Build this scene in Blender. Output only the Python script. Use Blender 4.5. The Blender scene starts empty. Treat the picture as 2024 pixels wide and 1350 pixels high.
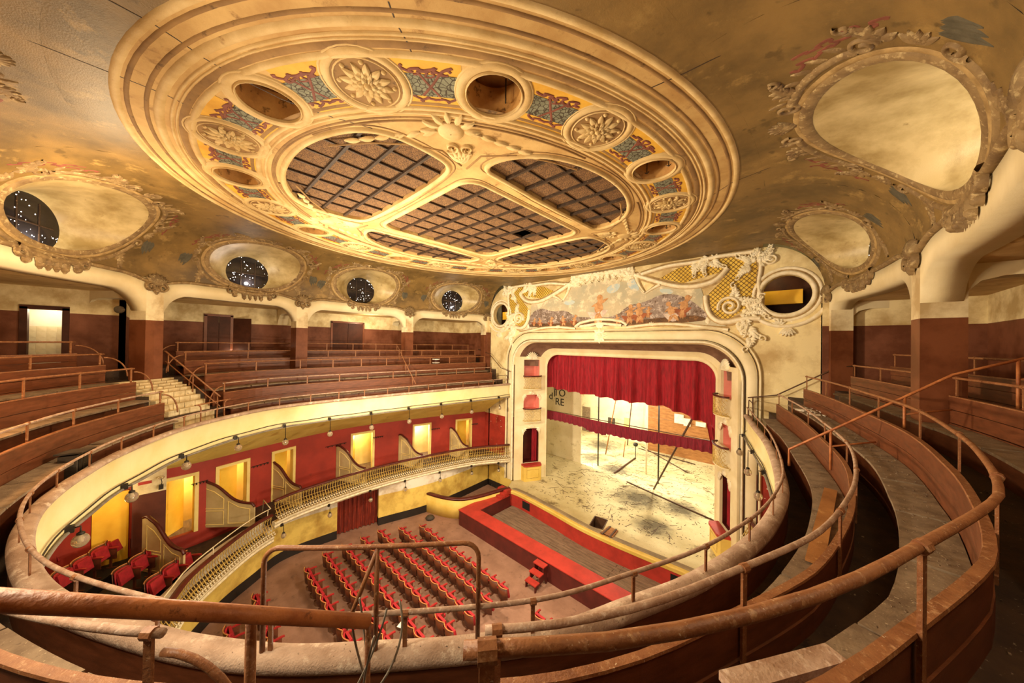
import bpy, math, random
import numpy as np
from mathutils import Vector, Matrix
from mathutils.geometry import tessellate_polygon
RND = random.Random(7)
sc = bpy.context.scene
col = sc.collection
PI = math.pi

# ---------------------------------------------------------------- camera
F_PX, PSI, ROLL, PITCH = 634.0, math.radians(43.084), math.radians(.879), math.radians(.40)
CAM = np.array([8.22, 0.0, 10.0])
_fw = np.array([-math.sin(PSI)*math.cos(PITCH), math.cos(PSI)*math.cos(PITCH), math.sin(PITCH)])
_r0 = np.array([math.cos(PSI), math.sin(PSI), 0.0]); _u0 = np.cross(_r0, _fw)
_rt = math.cos(ROLL)*_r0 + math.sin(ROLL)*_u0
_up = -math.sin(ROLL)*_r0 + math.cos(ROLL)*_u0
cd = bpy.data.cameras.new('camera'); cam = bpy.data.objects.new('camera', cd); col.objects.link(cam)
cd.sensor_width = 36; cd.lens = F_PX/2024*36; cd.clip_start = .03; cd.clip_end = 200
cam.matrix_world = Matrix(((_rt[0], _up[0], -_fw[0], CAM[0]), (_rt[1], _up[1], -_fw[1], CAM[1]),
                           (_rt[2], _up[2], -_fw[2], CAM[2]), (0, 0, 0, 1)))
sc.camera = cam

def ray(x, y): return _fw + (x-1012)/F_PX*_rt + (675-y)/F_PX*_up
def atz(x, y, z): v = ray(x, y); return CAM + v*(z-CAM[2])/v[2]
def aty(x, y, Y): v = ray(x, y); return CAM + v*(Y-CAM[1])/v[1]
def proj(q):
    q = np.asarray(q, float)-CAM; d = q@_fw
    return 1012+F_PX*(q@_rt)/d, 675-F_PX*(q@_up)/d, d

# ---------------------------------------------------------------- world, light, exposure
w = bpy.data.worlds.new('world'); sc.world = w; w.use_nodes = True
w.node_tree.nodes['Background'].inputs[0].default_value = (1, .72, .42, 1)
w.node_tree.nodes['Background'].inputs[1].default_value = .025
sc.view_settings.view_transform = 'Standard'; sc.view_settings.look = 'None'
sc.view_settings.exposure = 0.36; sc.view_settings.gamma = 1.0; sc.view_settings.use_curve_mapping = False
WARM = (1, .66, .33); PALE = (1, .83, .58)
def light(kind, loc, energy, color=PALE, size=.5, to=None, spot=None, blend=.6, size_y=None):
    d = bpy.data.lights.new('lamp_or_fill_light', kind); o = bpy.data.objects.new('lamp_or_fill_light', d); col.objects.link(o)  # also serves the unseen fill lights
    o.location = loc; d.energy = energy; d.color = color
    if kind == 'AREA':
        d.size = size
        if size_y: d.shape = 'RECTANGLE'; d.size_y = size_y
    else: d.shadow_soft_size = size
    if kind == 'SPOT': d.spot_size = math.radians(spot or 90); d.spot_blend = blend
    if to is not None:
        o.rotation_euler = (Vector(to)-Vector(loc)).to_track_quat('-Z', 'Y').to_euler()
    return o
LIGHTS = [
    # unseen lights: added fill for the house, plus warm sources at left rear
    ('POINT', (-3.0, -.9, 12.3), 260, (1, .74, .42), .25),
    ('POINT', (-2.0, -2.5, 9.5), 190, (1, .52, .2), .15),
    ('POINT', (-10.6, 8.0, 11.0), 45, PALE, .15),
    ('AREA', (-3.5, 2.0, 9.6), 1250, PALE, .9, (1.5, 15.6, 9.5)),
    ('AREA', (-.5, 5.5, 8.8), 290, (1, .75, .42), 3.0, (0, 7, 14)),
    ('AREA', (3.0, 8.5, 7.4), 420, PALE, .9, (-9, 7, 4.2)),
    ('AREA', (4.6, 4.2, 5.2), 420, (1, .86, .6), .8, (-6.5, 2.5, 5.6)),
    ('AREA', (1.5, 6, 12.6), 480, (1, .78, .52), 1.2, (-2.5, 8, 0)),
    ('POINT', (9.5, 2.2, 11.2), 50, PALE, .12),
    ('AREA', (3.0, -1.5, 11.2), 170, (1, .74, .45), 1.0, (8.5, 9, 8)),
    ('AREA', (4.6, -2.0, 11.3), 130, PALE, .6, (6.0, 2.0, 7.4)),
    # stage flood lights
    ('AREA', (-6.8, 22.0, 8.4), 1250, (1, .92, .70), .5, (-1, 19, 1)),
    ('AREA', (3.5, 22.0, 8.4), 520, (1, .92, .70), .5, (1.5, 19, 1)),
    ('AREA', (-7.5, 25.5, 8.0), 800, (1, .94, .78), 1.5, (1, 26, 3)),
]
for a in LIGHTS: light(*a)

# ---------------------------------------------------------------- materials
MATS = {}
def _lin(c): return tuple((x/12.92 if x <= .04045 else ((x+.055)/1.055)**2.4) for x in c[:3]) + (1,)
def hexc(h): return tuple(int(h[i:i+2], 16)/255 for i in (0, 2, 4))
def mat(name, c1, c2=None, scale=2.5, rough=.65, bump=0.0, metal=0.0, stretch=(1, 1, 1), c3=None, c3t=.62, spec=.5,
        zones=None, trans=0, emit=None, fine=60, detail=7, speck=None, cells=None):
    m = bpy.data.materials.new(name); m.use_nodes = True; MATS[name] = m
    nt = m.node_tree; N, L = nt.nodes, nt.links; b = N['Principled BSDF']
    b.inputs['Roughness'].default_value = rough; b.inputs['Metallic'].default_value = metal
    b.inputs['Specular IOR Level'].default_value = spec
    tc = N.new('ShaderNodeTexCoord'); mp = N.new('ShaderNodeMapping'); mp.inputs['Scale'].default_value = stretch
    L.new(tc.outputs['Object'], mp.inputs[0])
    ns = N.new('ShaderNodeTexNoise'); ns.inputs['Scale'].default_value = scale; ns.inputs['Detail'].default_value = detail
    ns.inputs['Roughness'].default_value = .62; L.new(mp.outputs[0], ns.inputs[0])
    def mix(fac, a, bb, mode='MIX'):
        x = N.new('ShaderNodeMix'); x.data_type = 'RGBA'; x.blend_type = mode
        if isinstance(fac, float): x.inputs[0].default_value = fac
        else: L.new(fac, x.inputs[0])
        for s, v in ((x.inputs[6], a), (x.inputs[7], bb)):
            if isinstance(v, tuple): s.default_value = _lin(v)
            else: L.new(v, s)
        return x.outputs[2]
    def ramp(src, lo, hi):
        r = N.new('ShaderNodeMapRange'); r.inputs[1].default_value = lo; r.inputs[2].default_value = hi
        L.new(src, r.inputs[0]); return r.outputs[0]
    if zones:
        geo = N.new('ShaderNodeNewGeometry'); sx = N.new('ShaderNodeSeparateXYZ'); L.new(geo.outputs['Position'], sx.inputs[0])
        c = zones[0][1]
        for (z, cc) in zones[1:]:
            gt = N.new('ShaderNodeMath'); gt.operation = 'GREATER_THAN'; L.new(sx.outputs[2], gt.inputs[0]); gt.inputs[1].default_value = z
            c = mix(gt.outputs[0], c, cc)
        base = c
        dk = mix(1.0, base, (.80, .74, .66), 'MULTIPLY')
        c = mix(ramp(ns.outputs[0], .42, .62), base, dk)
    else:
        c = mix(ramp(ns.outputs[0], .38, .64), c1, c2 or tuple(x*.8 for x in c1))
    if c3:
        n2 = N.new('ShaderNodeTexNoise'); n2.inputs['Scale'].default_value = scale*2.3; n2.inputs['Detail'].default_value = 9
        n2.inputs['Roughness'].default_value = .7; L.new(mp.outputs[0], n2.inputs[0])
        c = mix(ramp(n2.outputs[0], c3t-.04, c3t+.06), c, c3)
    if cells:
        vo = N.new('ShaderNodeTexVoronoi'); vo.feature = 'DISTANCE_TO_EDGE'; vo.inputs['Scale'].default_value = cells[0]
        L.new(mp.outputs[0], vo.inputs[0]); c = mix(ramp(vo.outputs[0], cells[2], cells[2]+.03), cells[1], c)
    if speck:
        n3 = N.new('ShaderNodeTexNoise'); n3.inputs['Scale'].default_value = speck[0]; n3.inputs['Detail'].default_value = 4
        L.new(tc.outputs['Object'], n3.inputs[0]); c = mix(ramp(n3.outputs[0], speck[2]-.03, speck[2]+.03), c, speck[1])
    L.new(c, b.inputs['Base Color'])
    if trans: b.inputs['Transmission Weight'].default_value = trans
    if emit:
        b.inputs['Emission Color'].default_value = _lin(emit[0]); b.inputs['Emission Strength'].default_value = emit[1]
    if bump:
        bp = N.new('ShaderNodeBump'); bp.inputs['Strength'].default_value = bump; bp.inputs['Distance'].default_value = .02
        nb = N.new('ShaderNodeTexNoise'); nb.inputs['Scale'].default_value = fine; nb.inputs['Detail'].default_value = 5
        L.new(mp.outputs[0], nb.inputs[0]); L.new(nb.outputs[0], bp.inputs['Height']); L.new(bp.outputs[0], b.inputs['Normal'])
    return m
H = hexc
mat('cream', H('e6d3a4'), H('d3ba84'), .9, .7, .15, c3=H('bfa06b'), c3t=.68)
mat('band', H('ecdfba'), H('dccba0'), .8, .6, .12, c3=H('c0a672'), c3t=.72)
mat('brown_gloss', H('764024'), H('64341c'), 1.2, .33, .12, c3=H('4a2114'), c3t=.66)
mat('wood', H('723f24'), H('5a2f17'), 3, .45, .15, stretch=(1, 1, 5), c3=H('452410'), c3t=.66, speck=(30, H('7d553a'), .74))
mat('plank', H('8d7a63'), H('6d5a47'), 5, .8, .2, c3=H('473727'), c3t=.66, speck=(45, H('b9a88c'), .68))
mat('tier_floor', H('4a3524'), H('34241a'), 2.5, .85, .25, c3=H('251910'), c3t=.62, speck=(38, H('9c8a70'), .72))
mat('pipe', H('96643f'), H('7c4b2c'), 9, .5, .25, c3=H('b58d68'), c3t=.6, speck=(70, H('cdb89c'), .70))
mat('pipe_orange', H('c07a48'), H('9a5730'), 8, .5, .2, c3=H('6b3a22'), c3t=.64)
mat('pipe_dust', H('b79c88'), H('98765f'), 9, .7, .3, c3=H('c9b3a2'), c3t=.58)
mat('cap', H('bfa692'), H('9a7f6a'), 2.2, .85, .4, c3=H('d6c4b0'), c3t=.58, speck=(40, H('5a4636'), .70))
mat('fascia', H('eee2b0'), H('e2d294'), .7, .65, .08, c3=H('cdb87c'), c3t=.72)
mat('ceil', H('d2b276'), H('b18b52'), 1.0, .75, .2, c3=H('94703f'), c3t=.61)
mat('ceil_light', H('d9c08c'), H('c0a168'), 1.6, .7, .2, c3=H('a07c4c'), c3t=.66)
mat('ceil_dark', H('9c7a4a'), H('7d5e38'), 1.5, .8, .1, c3=H('4d3720'), c3t=.62)
mat('cove', H('886c3c'), H('5c4826'), .8, .5, .2, c3=H('987c48'), c3t=.60, stretch=(1, 1, 1.6), speck=(3.5, H('5f4a26'), .66))
mat('cove_relief', H('937a52'), H('6e5638'), 4, .7, .2, c3=H('b9a377'), c3t=.58)
mat('funnel', H('cdb988'), H('97804f'), 1.1, .4, .1, c3=H('8d754a'), c3t=.64)
mat('gold_relief', H('b79a68'), H('8f7449'), 5, .65, .2)  # relief gold, also the colour of shade lines painted under the scrolls
mat('white_relief', H('f6ecd2'), H('e6d7b2'), 5, .6, .2, c3=H('bda57a'), c3t=.70)
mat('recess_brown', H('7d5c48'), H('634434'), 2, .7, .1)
mat('frieze', H('e3b441'), H('cf9a30'), 2.0, .7, .1, c3=H('a87a2c'), c3t=.68)
mat('net', H('868a78'), H('6c6e5c'), 6, .75, .1, cells=(13, H('3e352a'), .06), c3=H('a5925a'), c3t=.66)
mat('ribbon', H('85493a'), H('683628'), 5, .7, .1)
mat('feather', H('5a5546'), H('464234'), 6, .8, .2)
mat('tile_brown', H('85633f'), H('694b2f'), 6, .9, .5, speck=(34, H('4a3322'), .53), c3=H('94745a'), c3t=.64, fine=40)
mat('bar_dark', H('3d2a1c'), H('2c1d13'), 6, .6, .2, speck=(30, H('8a7358'), .68))
mat('porthole_in', H('cc9e5c'), H('a37440'), 2, .6, .1, c3=H('5c3d1c'), c3t=.6)
mat('red_wall', H('a5301f'), H('8c2618'), .9, .6, .1, c3=H('74200f'), c3t=.68)
mat('red_paint', H('b5352a'), H('9c2c22'), 2, .6, .15, c3=H('7d2a20'), c3t=.66)
mat('red_dark', H('5c1f1a'), H('4a1814'), 2, .55, .12, c3=H('6e4034'), c3t=.70)
mat('maroon', H('571b16'), H('431310'), 3, .4, .1)
mat('yellow', H('e5c76a'), H('d4b250'), .9, .65, .1, c3=H('c09c46'), c3t=.70)
mat('yellow_pale', H('efd98c'), H('e2c672'), .9, .65, .1, c3=H('c9a85c'), c3t=.70)
mat('white_wall', H('e8e0cc'), H('d8cdb2'), .9, .7, .1, c3=H('b8a680'), c3t=.72)
mat('soffit', H('e0cb6e'), H('ccb458'), .8, .7, .1, c3=H('8c7a44'), c3t=.66)
mat('black', H('231a14'), H('17110d'), 3, .55, .1, speck=(16, H('8a7d68'), .74))
mat('velvet', H('a81428'), H('7d0d1c'), 3, .8, .15, stretch=(4, 4, .6))
mat('valance', H('8f1c34'), H('681226'), 5, .8, .15, stretch=(4, 4, .5), speck=(26, H('c77f86'), .74))
mat('door_curtain', H('8a2c16'), H('5e1a0c'), 3, .8, .1, stretch=(4, 4, .5))
mat('seat_red', H('ae1c27'), H('8a131b'), 5, .7, .15)
mat('arm_red', H('b0282a'), H('8d1d1d'), 5, .5, .1)
mat('seat_wood', H('6b3a22'), H('4f2816'), 4, .45, .1, c3=H('8d5a35'), c3t=.66)
mat('seat_edge', H('c98a50'), H('a86c38'), 6, .5)
mat('metal_dark', H('3c342c'), H('2a241e'), 6, .45, .1, .6)
mat('stall_floor', H('9a7460'), H('83604d'), 1.1, .8, .2, c3=H('6a4d3d'), c3t=.62, speck=(30, H('b39a86'), .72))
mat('stage', H('d9cca0'), H('b8a878'), .42, .8, .35, c3=H('6b5a38'), c3t=.61, speck=(26, H('54462c'), .68), fine=30)
mat('stage_front', H('9c8a6a'), H('83735a'), 1.2, .85, .15)  # grey of the strip standing in for shadow on the stage front
mat('pit_plank', H('8d7560'), H('6f5947'), 2, .85, .2, stretch=(1, 6, 1), c3=H('54412f'), c3t=.66, speck=(30, H('b5a48c'), .73))
mat('backstage', H('eee4c6'), H('dccfa8'), .5, .8, .15, c3=H('b9a878'), c3t=.62, speck=(9, H('8d7d50'), .72))
mat('scene_wood', H('b07a42'), H('8f5c2c'), 2, .7, .2, stretch=(1, 1, 4), c3=H('d0a468'), c3t=.66)
mat('pole', H('5c3d26'), H('452c1a'), 4, .6, .1)
mat('gilt', H('d6b964'), H('a88640'), 7, .4, .1, .25, c3=H('6e5226'), c3t=.62)
mat('iron_white', H('eadfc2'), H('cfbf96'), 8, .5, .1, c3=H('8a744c'), c3t=.64)
mat('globe', H('e2d4bd'), H('d3c2a8'), 8, .08, trans=.75)
mat('pink', H('f0a090'), H('e48a7c'), 1, .6, .05)
mat('steps', H('e0d0a8'), H('bfae86'), 4, .8, .25, c3=H('6f5f46'), c3t=.64)
mat('tiles', H('d8cdaa'), H('c8bb94'), 3, .3, .05)
mat('door_yellow', H('f2c94c'), H('e6b637'), 1.2, .5, .05)
mat('door_brown', H('4d2a1c'), H('3a1f15'), 2, .55, .1, spec=.2)
mat('partition', H('cdb98a'), H('b8a272'), 1.2, .5, .08)
mat('sky_paint', H('c4b697'), H('aba893'), .9, .8, .05, c3=H('ded2b4'), c3t=.54)
mat('blue_paint', H('a8bdc6'), H('bcc8c4'), 1.5, .8, .05, c3=H('d8d0b8'), c3t=.52)
mat('bush_paint', H('96877f'), H('6f5a4c'), 2.2, .8, .05, c3=H('c2b3aa'), c3t=.55, speck=(14, H('553c2a'), .62))
mat('ground_paint', H('6b4c30'), H('4d3420'), 3, .8, .05, c3=H('94673c'), c3t=.58)
mat('skin_paint', H('cfa070'), H('a87648'), 6, .8)
mat('robe_paint', H('a8623c'), H('7d4528'), 4, .8)
mat('cloth_paint', H('d8c8b8'), H('b39c94'), 4, .8)
mat('lattice_yellow', H('e8c552'), H('d6ad3c'), 1.6, .7, .1, speck=(26, H('9c7a34'), .70))
mat('lattice_bar', H('7b5f38'), H('5d4526'), 5, .7, .1)
mat('cable', H('2d2620'), H('1e1914'), 5, .6)
mat('cable_grey', H('8d857a'), H('6d665c'), 5, .6)
mat('crate', H('4a4034'), H('352c23'), 3, .7, .2)
mat('paper', H('efe9dc'), H('d9cfbc'), 5, .8)
mat('hole', H('120c08'), H('0c0806'), 2, .9)
mat('yellow_lit', H('f4c23a'), H('eab02a'), 1.5, .6)
def stage_stains():
    m = MATS['stage']; nt = m.node_tree; N, L = nt.nodes, nt.links; b = N['Principled BSDF']; src = b.inputs['Base Color'].links[0].from_socket
    tc = N.new('ShaderNodeTexCoord'); nz = N.new('ShaderNodeTexNoise'); nz.inputs['Scale'].default_value = 2.2; nz.inputs['Detail'].default_value = 10; nz.inputs['Roughness'].default_value = .75; L.new(tc.outputs['Object'], nz.inputs[0])
    tot = None
    for x, y, r in ((1262, 985, 1.5), (1215, 928, 1.3), (1168, 905, 1.2), (1110, 890, 1.3), (1345, 1005, 1.2), (1290, 1040, 1.0), (1190, 880, 2.0)):
        p = atz(x, y, 1.0); d = N.new('ShaderNodeVectorMath'); d.operation = 'DISTANCE'; L.new(tc.outputs['Object'], d.inputs[0]); d.inputs[1].default_value = tuple(p)
        mr = N.new('ShaderNodeMapRange'); mr.inputs[1].default_value = r*1.5; mr.inputs[2].default_value = .1; L.new(d.outputs['Value'], mr.inputs[0])
        if tot is None: tot = mr.outputs[0]
        else:
            a = N.new('ShaderNodeMath'); a.operation = 'MAXIMUM'; L.new(tot, a.inputs[0]); L.new(mr.outputs[0], a.inputs[1]); tot = a.outputs[0]
    mu = N.new('ShaderNodeMath'); mu.operation = 'MULTIPLY'; L.new(tot, mu.inputs[0]); L.new(nz.outputs[0], mu.inputs[1])
    mr = N.new('ShaderNodeMapRange'); mr.inputs[1].default_value = .12; mr.inputs[2].default_value = .42; mr.inputs[4].default_value = .85; L.new(mu.outputs[0], mr.inputs[0])
    mx = N.new('ShaderNodeMix'); mx.data_type = 'RGBA'; L.new(mr.outputs[0], mx.inputs[0]); L.new(src, mx.inputs[6]); mx.inputs[7].default_value = _lin(H('3f3524')); L.new(mx.outputs[2], b.inputs['Base Color'])
stage_stains()
def window_mat():
    m = mat('oculus_glass', H('1c1a1c'), H('262226'), 3, .08)
    nt = m.node_tree; N, L = nt.nodes, nt.links; b = N['Principled BSDF']
    tc = N.new('ShaderNodeTexCoord'); vo = N.new('ShaderNodeTexVoronoi'); vo.inputs['Scale'].default_value = 13
    L.new(tc.outputs['Object'], vo.inputs[0])
    lt = N.new('ShaderNodeMath'); lt.operation = 'LESS_THAN'; L.new(vo.outputs['Distance'], lt.inputs[0]); lt.inputs[1].default_value = .16
    n = N.new('ShaderNodeTexNoise'); n.inputs['Scale'].default_value = 3.2; L.new(tc.outputs['Object'], n.inputs[0])
    g = N.new('ShaderNodeMath'); g.operation = 'GREATER_THAN'; L.new(n.outputs[0], g.inputs[0]); g.inputs[1].default_value = .50
    mu = N.new('ShaderNodeMath'); mu.operation = 'MULTIPLY'; L.new(lt.outputs[0], mu.inputs[0]); L.new(g.outputs[0], mu.inputs[1])
    m2 = N.new('ShaderNodeMath'); m2.operation = 'MULTIPLY'; L.new(mu.outputs[0], m2.inputs[0]); m2.inputs[1].default_value = 12
    b.inputs['Emission Color'].default_value = (1, .95, .9, 1); L.new(m2.outputs[0], b.inputs['Emission Strength'])
window_mat()
# ---------------------------------------------------------------- mesh helpers
class MB:
    def __init__(s): s.v = []; s.f = []; s.mi = []; s.cur = 0
    def add(s, vs, fs):
        n = len(s.v); s.v += [tuple(float(c) for c in p) for p in vs]
        for f in fs: s.f.append(tuple(i+n for i in f)); s.mi.append(s.cur)
        return s
    def obox(s, c, ax, ay, az):
        c, ax, ay, az = (np.asarray(q, float) for q in (c, ax, ay, az))
        vs = [c+i*ax+j*ay+k*az for k in (-1, 1) for j in (-1, 1) for i in (-1, 1)]
        return s.add(vs, [(0, 1, 3, 2), (4, 6, 7, 5), (0, 4, 5, 1), (2, 3, 7, 6), (0, 2, 6, 4), (1, 5, 7, 3)])
    def box(s, x0, x1, y0, y1, z0, z1):
        return s.obox(((x0+x1)/2, (y0+y1)/2, (z0+z1)/2), ((x1-x0)/2, 0, 0), (0, (y1-y0)/2, 0), (0, 0, (z1-z0)/2))
    def bar(s, p, q, w, h=None, upv=(0, 0, 1)):
        p, q = np.asarray(p, float), np.asarray(q, float); d = q-p; L = np.linalg.norm(d); d = d/L
        u = np.asarray(upv, float); sd = np.cross(d, u)
        if np.linalg.norm(sd) < 1e-5: sd = np.cross(d, (1, 0, 0))
        sd /= np.linalg.norm(sd); u = np.cross(sd, d); h = h or w
        return s.obox((p+q)/2, d*L/2, sd*w/2, u*h/2)
    def skin(s, loops, closed_loop=True, closed_path=False, caps=True):
        n = len(loops[0]); vs = [p for l in loops for p in l]; fs = []
        m = len(loops)
        for i in range(m if closed_path else m-1):
            j = (i+1) % m
            for k in range(n if closed_loop else n-1):
                k2 = (k+1) % n; fs.append((i*n+k, i*n+k2, j*n+k2, j*n+k))
        if caps and closed_loop and not closed_path:
            fs.append(tuple(range(n-1, -1, -1))); fs.append(tuple((m-1)*n+k for k in range(n)))
        return s.add(vs, fs)
    def tube(s, pts, r, n=8, closed=False):
        P = [np.asarray(p, float) for p in pts]; m = len(P); loops = []; pu = None
        for i in range(m):
            a = P[(i-1) % m] if (closed or i > 0) else P[i]; b = P[(i+1) % m] if (closed or i < m-1) else P[i]
            t = b-a; t /= (np.linalg.norm(t)+1e-9)
            if pu is None:
                pu = np.cross(t, (0, 0, 1))
                if np.linalg.norm(pu) < 1e-3: pu = np.cross(t, (1, 0, 0))
            pu = pu-t*(pu@t); pu /= np.linalg.norm(pu); w = np.cross(t, pu)
            rr = r[i] if isinstance(r, (list, tuple)) else r
            loops.append([P[i]+rr*(math.cos(2*PI*k/n)*pu+math.sin(2*PI*k/n)*w) for k in range(n)])
        return s.skin(loops, True, closed)
    def lathe(s, prof, c=(0, 0, 0), n=14, ax=(0, 0, 1)):
        ax = np.asarray(ax, float); ax /= np.linalg.norm(ax)
        u = np.cross(ax, (0, 0, 1)) if abs(ax[2]) < .9 else np.cross(ax, (1, 0, 0)); u /= np.linalg.norm(u); w = np.cross(ax, u)
        c = np.asarray(c, float)
        return s.skin([[c+ax*z+r*(math.cos(2*PI*k/n)*u+math.sin(2*PI*k/n)*w) for k in range(n)] for r, z in prof])
    def poly(s, loops2, fn):
        """planar polygon with holes, first loop is the outline; fn maps (a, b) to a point"""
        L = [[Vector((float(a), float(b), 0)) for a, b in l] for l in loops2]
        tr = tessellate_polygon(L); flat = [p for l in L for p in l]
        return s.add([fn(p.x, p.y) for p in flat], [tuple(t) for t in tr])
    def build(s, name, m, parent=None, smooth=False, kind=None):
        me = bpy.data.meshes.new(name); me.from_pydata(s.v, [], s.f)
        ms = m if isinstance(m, (list, tuple)) else [m]
        for q in ms: me.materials.append(MATS[q])
        if len(ms) > 1: me.polygons.foreach_set('material_index', s.mi)
        if smooth: me.polygons.foreach_set('use_smooth', [True]*len(me.polygons))
        me.update()
        o = bpy.data.objects.new(name, me); col.objects.link(o)
        if parent is not None: o.parent = parent
        if kind: o['kind'] = kind
        return o
def struct(mb, name, m, smooth=False): return mb.build(name, m, None, smooth, 'structure')
def thing(name, label, cat, loc=(0, 0, 0), rotz=0, group=None):
    o = bpy.data.objects.new(name, None); col.objects.link(o); o.location = loc; o.rotation_euler = (0, 0, rotz)
    o['label'] = label; o['category'] = cat
    if group: o['group'] = group
    return o
def put(o, parent):
    """hang a part built in world coordinates under an Empty standing at its own base"""
    o.parent = parent; o.matrix_parent_inverse = Matrix.LocRotScale(parent.location, parent.rotation_euler, (1, 1, 1)).inverted(); return o
def tag(o, label, cat, group=None):
    o['label'] = label; o['category'] = cat
    if group: o['group'] = group
    return o
def copy_tree(o, parent=None):
    c = o.copy(); col.objects.link(c)
    if parent is not None: c.parent = parent
    for ch in list(o.children): copy_tree(ch, c)
    return c

class Curve:
    def __init__(s, pts, smooth=8, ds=.05):
        P = np.asarray(pts, float); out = []
        Q = np.vstack([2*P[0]-P[1], P, 2*P[-1]-P[-2]])
        for i in range(1, len(Q)-2):
            p0, p1, p2, p3 = Q[i-1], Q[i], Q[i+1], Q[i+2]
            for t in np.linspace(0, 1, 24, endpoint=False):
                out.append(.5*((2*p1)+(p2-p0)*t+(2*p0-5*p1+4*p2-p3)*t*t+(3*p1-p0-3*p2+p3)*t**3))
        out.append(P[-1]); out = np.array(out)
        def res(o):
            L = np.concatenate([[0], np.cumsum(np.linalg.norm(np.diff(o, axis=0), axis=1))])
            n = max(2, int(L[-1]/ds)); q = np.linspace(0, L[-1], n)
            return np.stack([np.interp(q, L, o[:, 0]), np.interp(q, L, o[:, 1])], 1), L[-1]
        o, L = res(out)
        for _ in range(smooth*6):
            o[1:-1] = .5*o[1:-1]+.25*(o[:-2]+o[2:])
        s.P, s.L = res(o); s.n = len(s.P); s.S = np.linspace(0, s.L, s.n)
        t = np.gradient(s.P, axis=0); t /= np.linalg.norm(t, axis=1)[:, None]; s.T = t
        s.N = np.stack([t[:, 1], -t[:, 0]], 1)
    def pt(s, q): return np.array([np.interp(q, s.S, s.P[:, 0]), np.interp(q, s.S, s.P[:, 1])])
    def nr(s, q):
        v = np.array([np.interp(q, s.S, s.N[:, 0]), np.interp(q, s.S, s.N[:, 1])]); return v/np.linalg.norm(v)
    def tg(s, q): n = s.nr(q); return np.array([-n[1], n[0]])
    def at(s, q, o, z): p = s.pt(q)+s.nr(q)*o; return np.array([p[0], p[1], z])
    def near(s, x, y): return s.S[np.argmin((s.P[:, 0]-x)**2+(s.P[:, 1]-y)**2)]
    def px(s, x, z=8, o=0, s0=None, s1=None):
        """arc position whose image column is x (between s0 and s1)"""
        best = None
        for i in range(0, s.n, 2):
            q = s.S[i]
            if (s0 is not None and q < s0) or (s1 is not None and q > s1): continue
            a = proj(s.at(q, o, z))
            if a[2] < .2: continue
            e = abs(a[0]-x)
            if best is None or e < best[0]: best = (e, q)
        return best[1]
    def steps(s, a, b, d=.25):
        n = max(1, int(math.ceil(abs(b-a)/d))); return np.linspace(a, b, n+1)
    def sweep(s, mb, a, b, sec, d=.25, caps=True):
        """sec: list of (offset, z) or a function of arc position returning one"""
        loops = []
        for q in s.steps(a, b, d):
            se = sec(q) if callable(sec) else sec
            loops.append([s.at(q, o, z) for o, z in se])
        mb.skin(loops, True, False, caps); return mb

# ---- relief drawing on any surface M(a, b, h) -> point
def strip(mb, M, pts, w, h, closed=False, taper=0.0, h0=0.0):
    P = np.asarray(pts, float); n = len(P); loops = []
    for i in range(n):
        a = P[(i-1) % n] if (closed or i > 0) else P[i]; b = P[(i+1) % n] if (closed or i < n-1) else P[i]
        t = b-a; t /= (np.linalg.norm(t)+1e-9); nn = np.array([-t[1], t[0]]); ww = w*(1-taper*i/(n-1))
        loops.append([M(*(P[i]+nn*k*ww), h0+hh) for k, hh in ((-.5, 0), (-.3, h*.8), (0, h), (.3, h*.8), (.5, 0))])
    mb.skin(loops, False, closed, False)
def arc(c, ra, rb, a0, a1, n=24):
    return [(c[0]+ra*math.cos(math.radians(t)), c[1]+rb*math.sin(math.radians(t))) for t in np.linspace(a0, a1, n)]
def spiral(c, r0, r1, a0, turns, n=26):
    return [(c[0]+(r0+(r1-r0)*t)*math.cos(math.radians(a0+360*turns*t)), c[1]+(r0+(r1-r0)*t)*math.sin(math.radians(a0+360*turns*t))) for t in np.linspace(0, 1, n)]
def leaf(mb, M, b, ang, L, W, h, bend=0.0):
    a = math.radians(ang); loops = []
    for t in np.linspace(0, 1, 7):
        aa = a+bend*t; cx = b[0]+L*t*math.cos(a+bend*t*.6); cy = b[1]+L*t*math.sin(a+bend*t*.6)
        w = W*(.25+.75*math.sin(PI*min(1, t*1.08)**.75))*(1 if t < .95 else .25); nx, ny = -math.sin(aa), math.cos(aa)
        hh = h*(.35+.65*math.sin(PI*t*.9))
        loops.append([M(cx+nx*w*k, cy+ny*w*k, hq) for k, hq in ((-.5, 0), (-.28, hh), (0, hh*.55), (.28, hh), (.5, 0))])
    mb.skin(loops, False, False, False)
def acanthus(mb, M, b, ang, L, W, h, bend=.6, n=5):
    b = np.array(b, float)
    for i in range(n):
        t = i/n; a = math.radians(ang)+bend*t; p = b+np.array((math.cos(a), math.sin(a)))*L*t*.8; k = 1-.55*t
        for sd in (-1, 1): leaf(mb, M, p, math.degrees(a)+sd*(58-20*t), L*.42*k, W*.5*k, h*(.7+.3*k))
    leaf(mb, M, b, ang+math.degrees(bend)*.25, L, W*.45, h, bend*.8); strip(mb, M, spiral(b+np.array((math.cos(a), math.sin(a)))*L*.9, W*.32, W*.06, math.degrees(a), 1.0 if bend > 0 else -1.0, 14), W*.18, h)
def fan(mb, M, c, a0, a1, n, L, W, h, r0=0.0):
    for a in np.linspace(a0, a1, n):
        leaf(mb, M, (c[0]+r0*math.cos(math.radians(a)), c[1]+r0*math.sin(math.radians(a))), a, L, W, h)
def knob(mb, M, c, r, h, n=10):
    loops = [[M(c[0]+r*k*math.cos(2*PI*i/n), c[1]+r*k*math.sin(2*PI*i/n), hh) for i in range(n)] for k, hh in ((1, 0), (.85, h*.65), (.5, h*.95), (.05, h))]
    mb.skin(loops, True, False, False)
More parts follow.
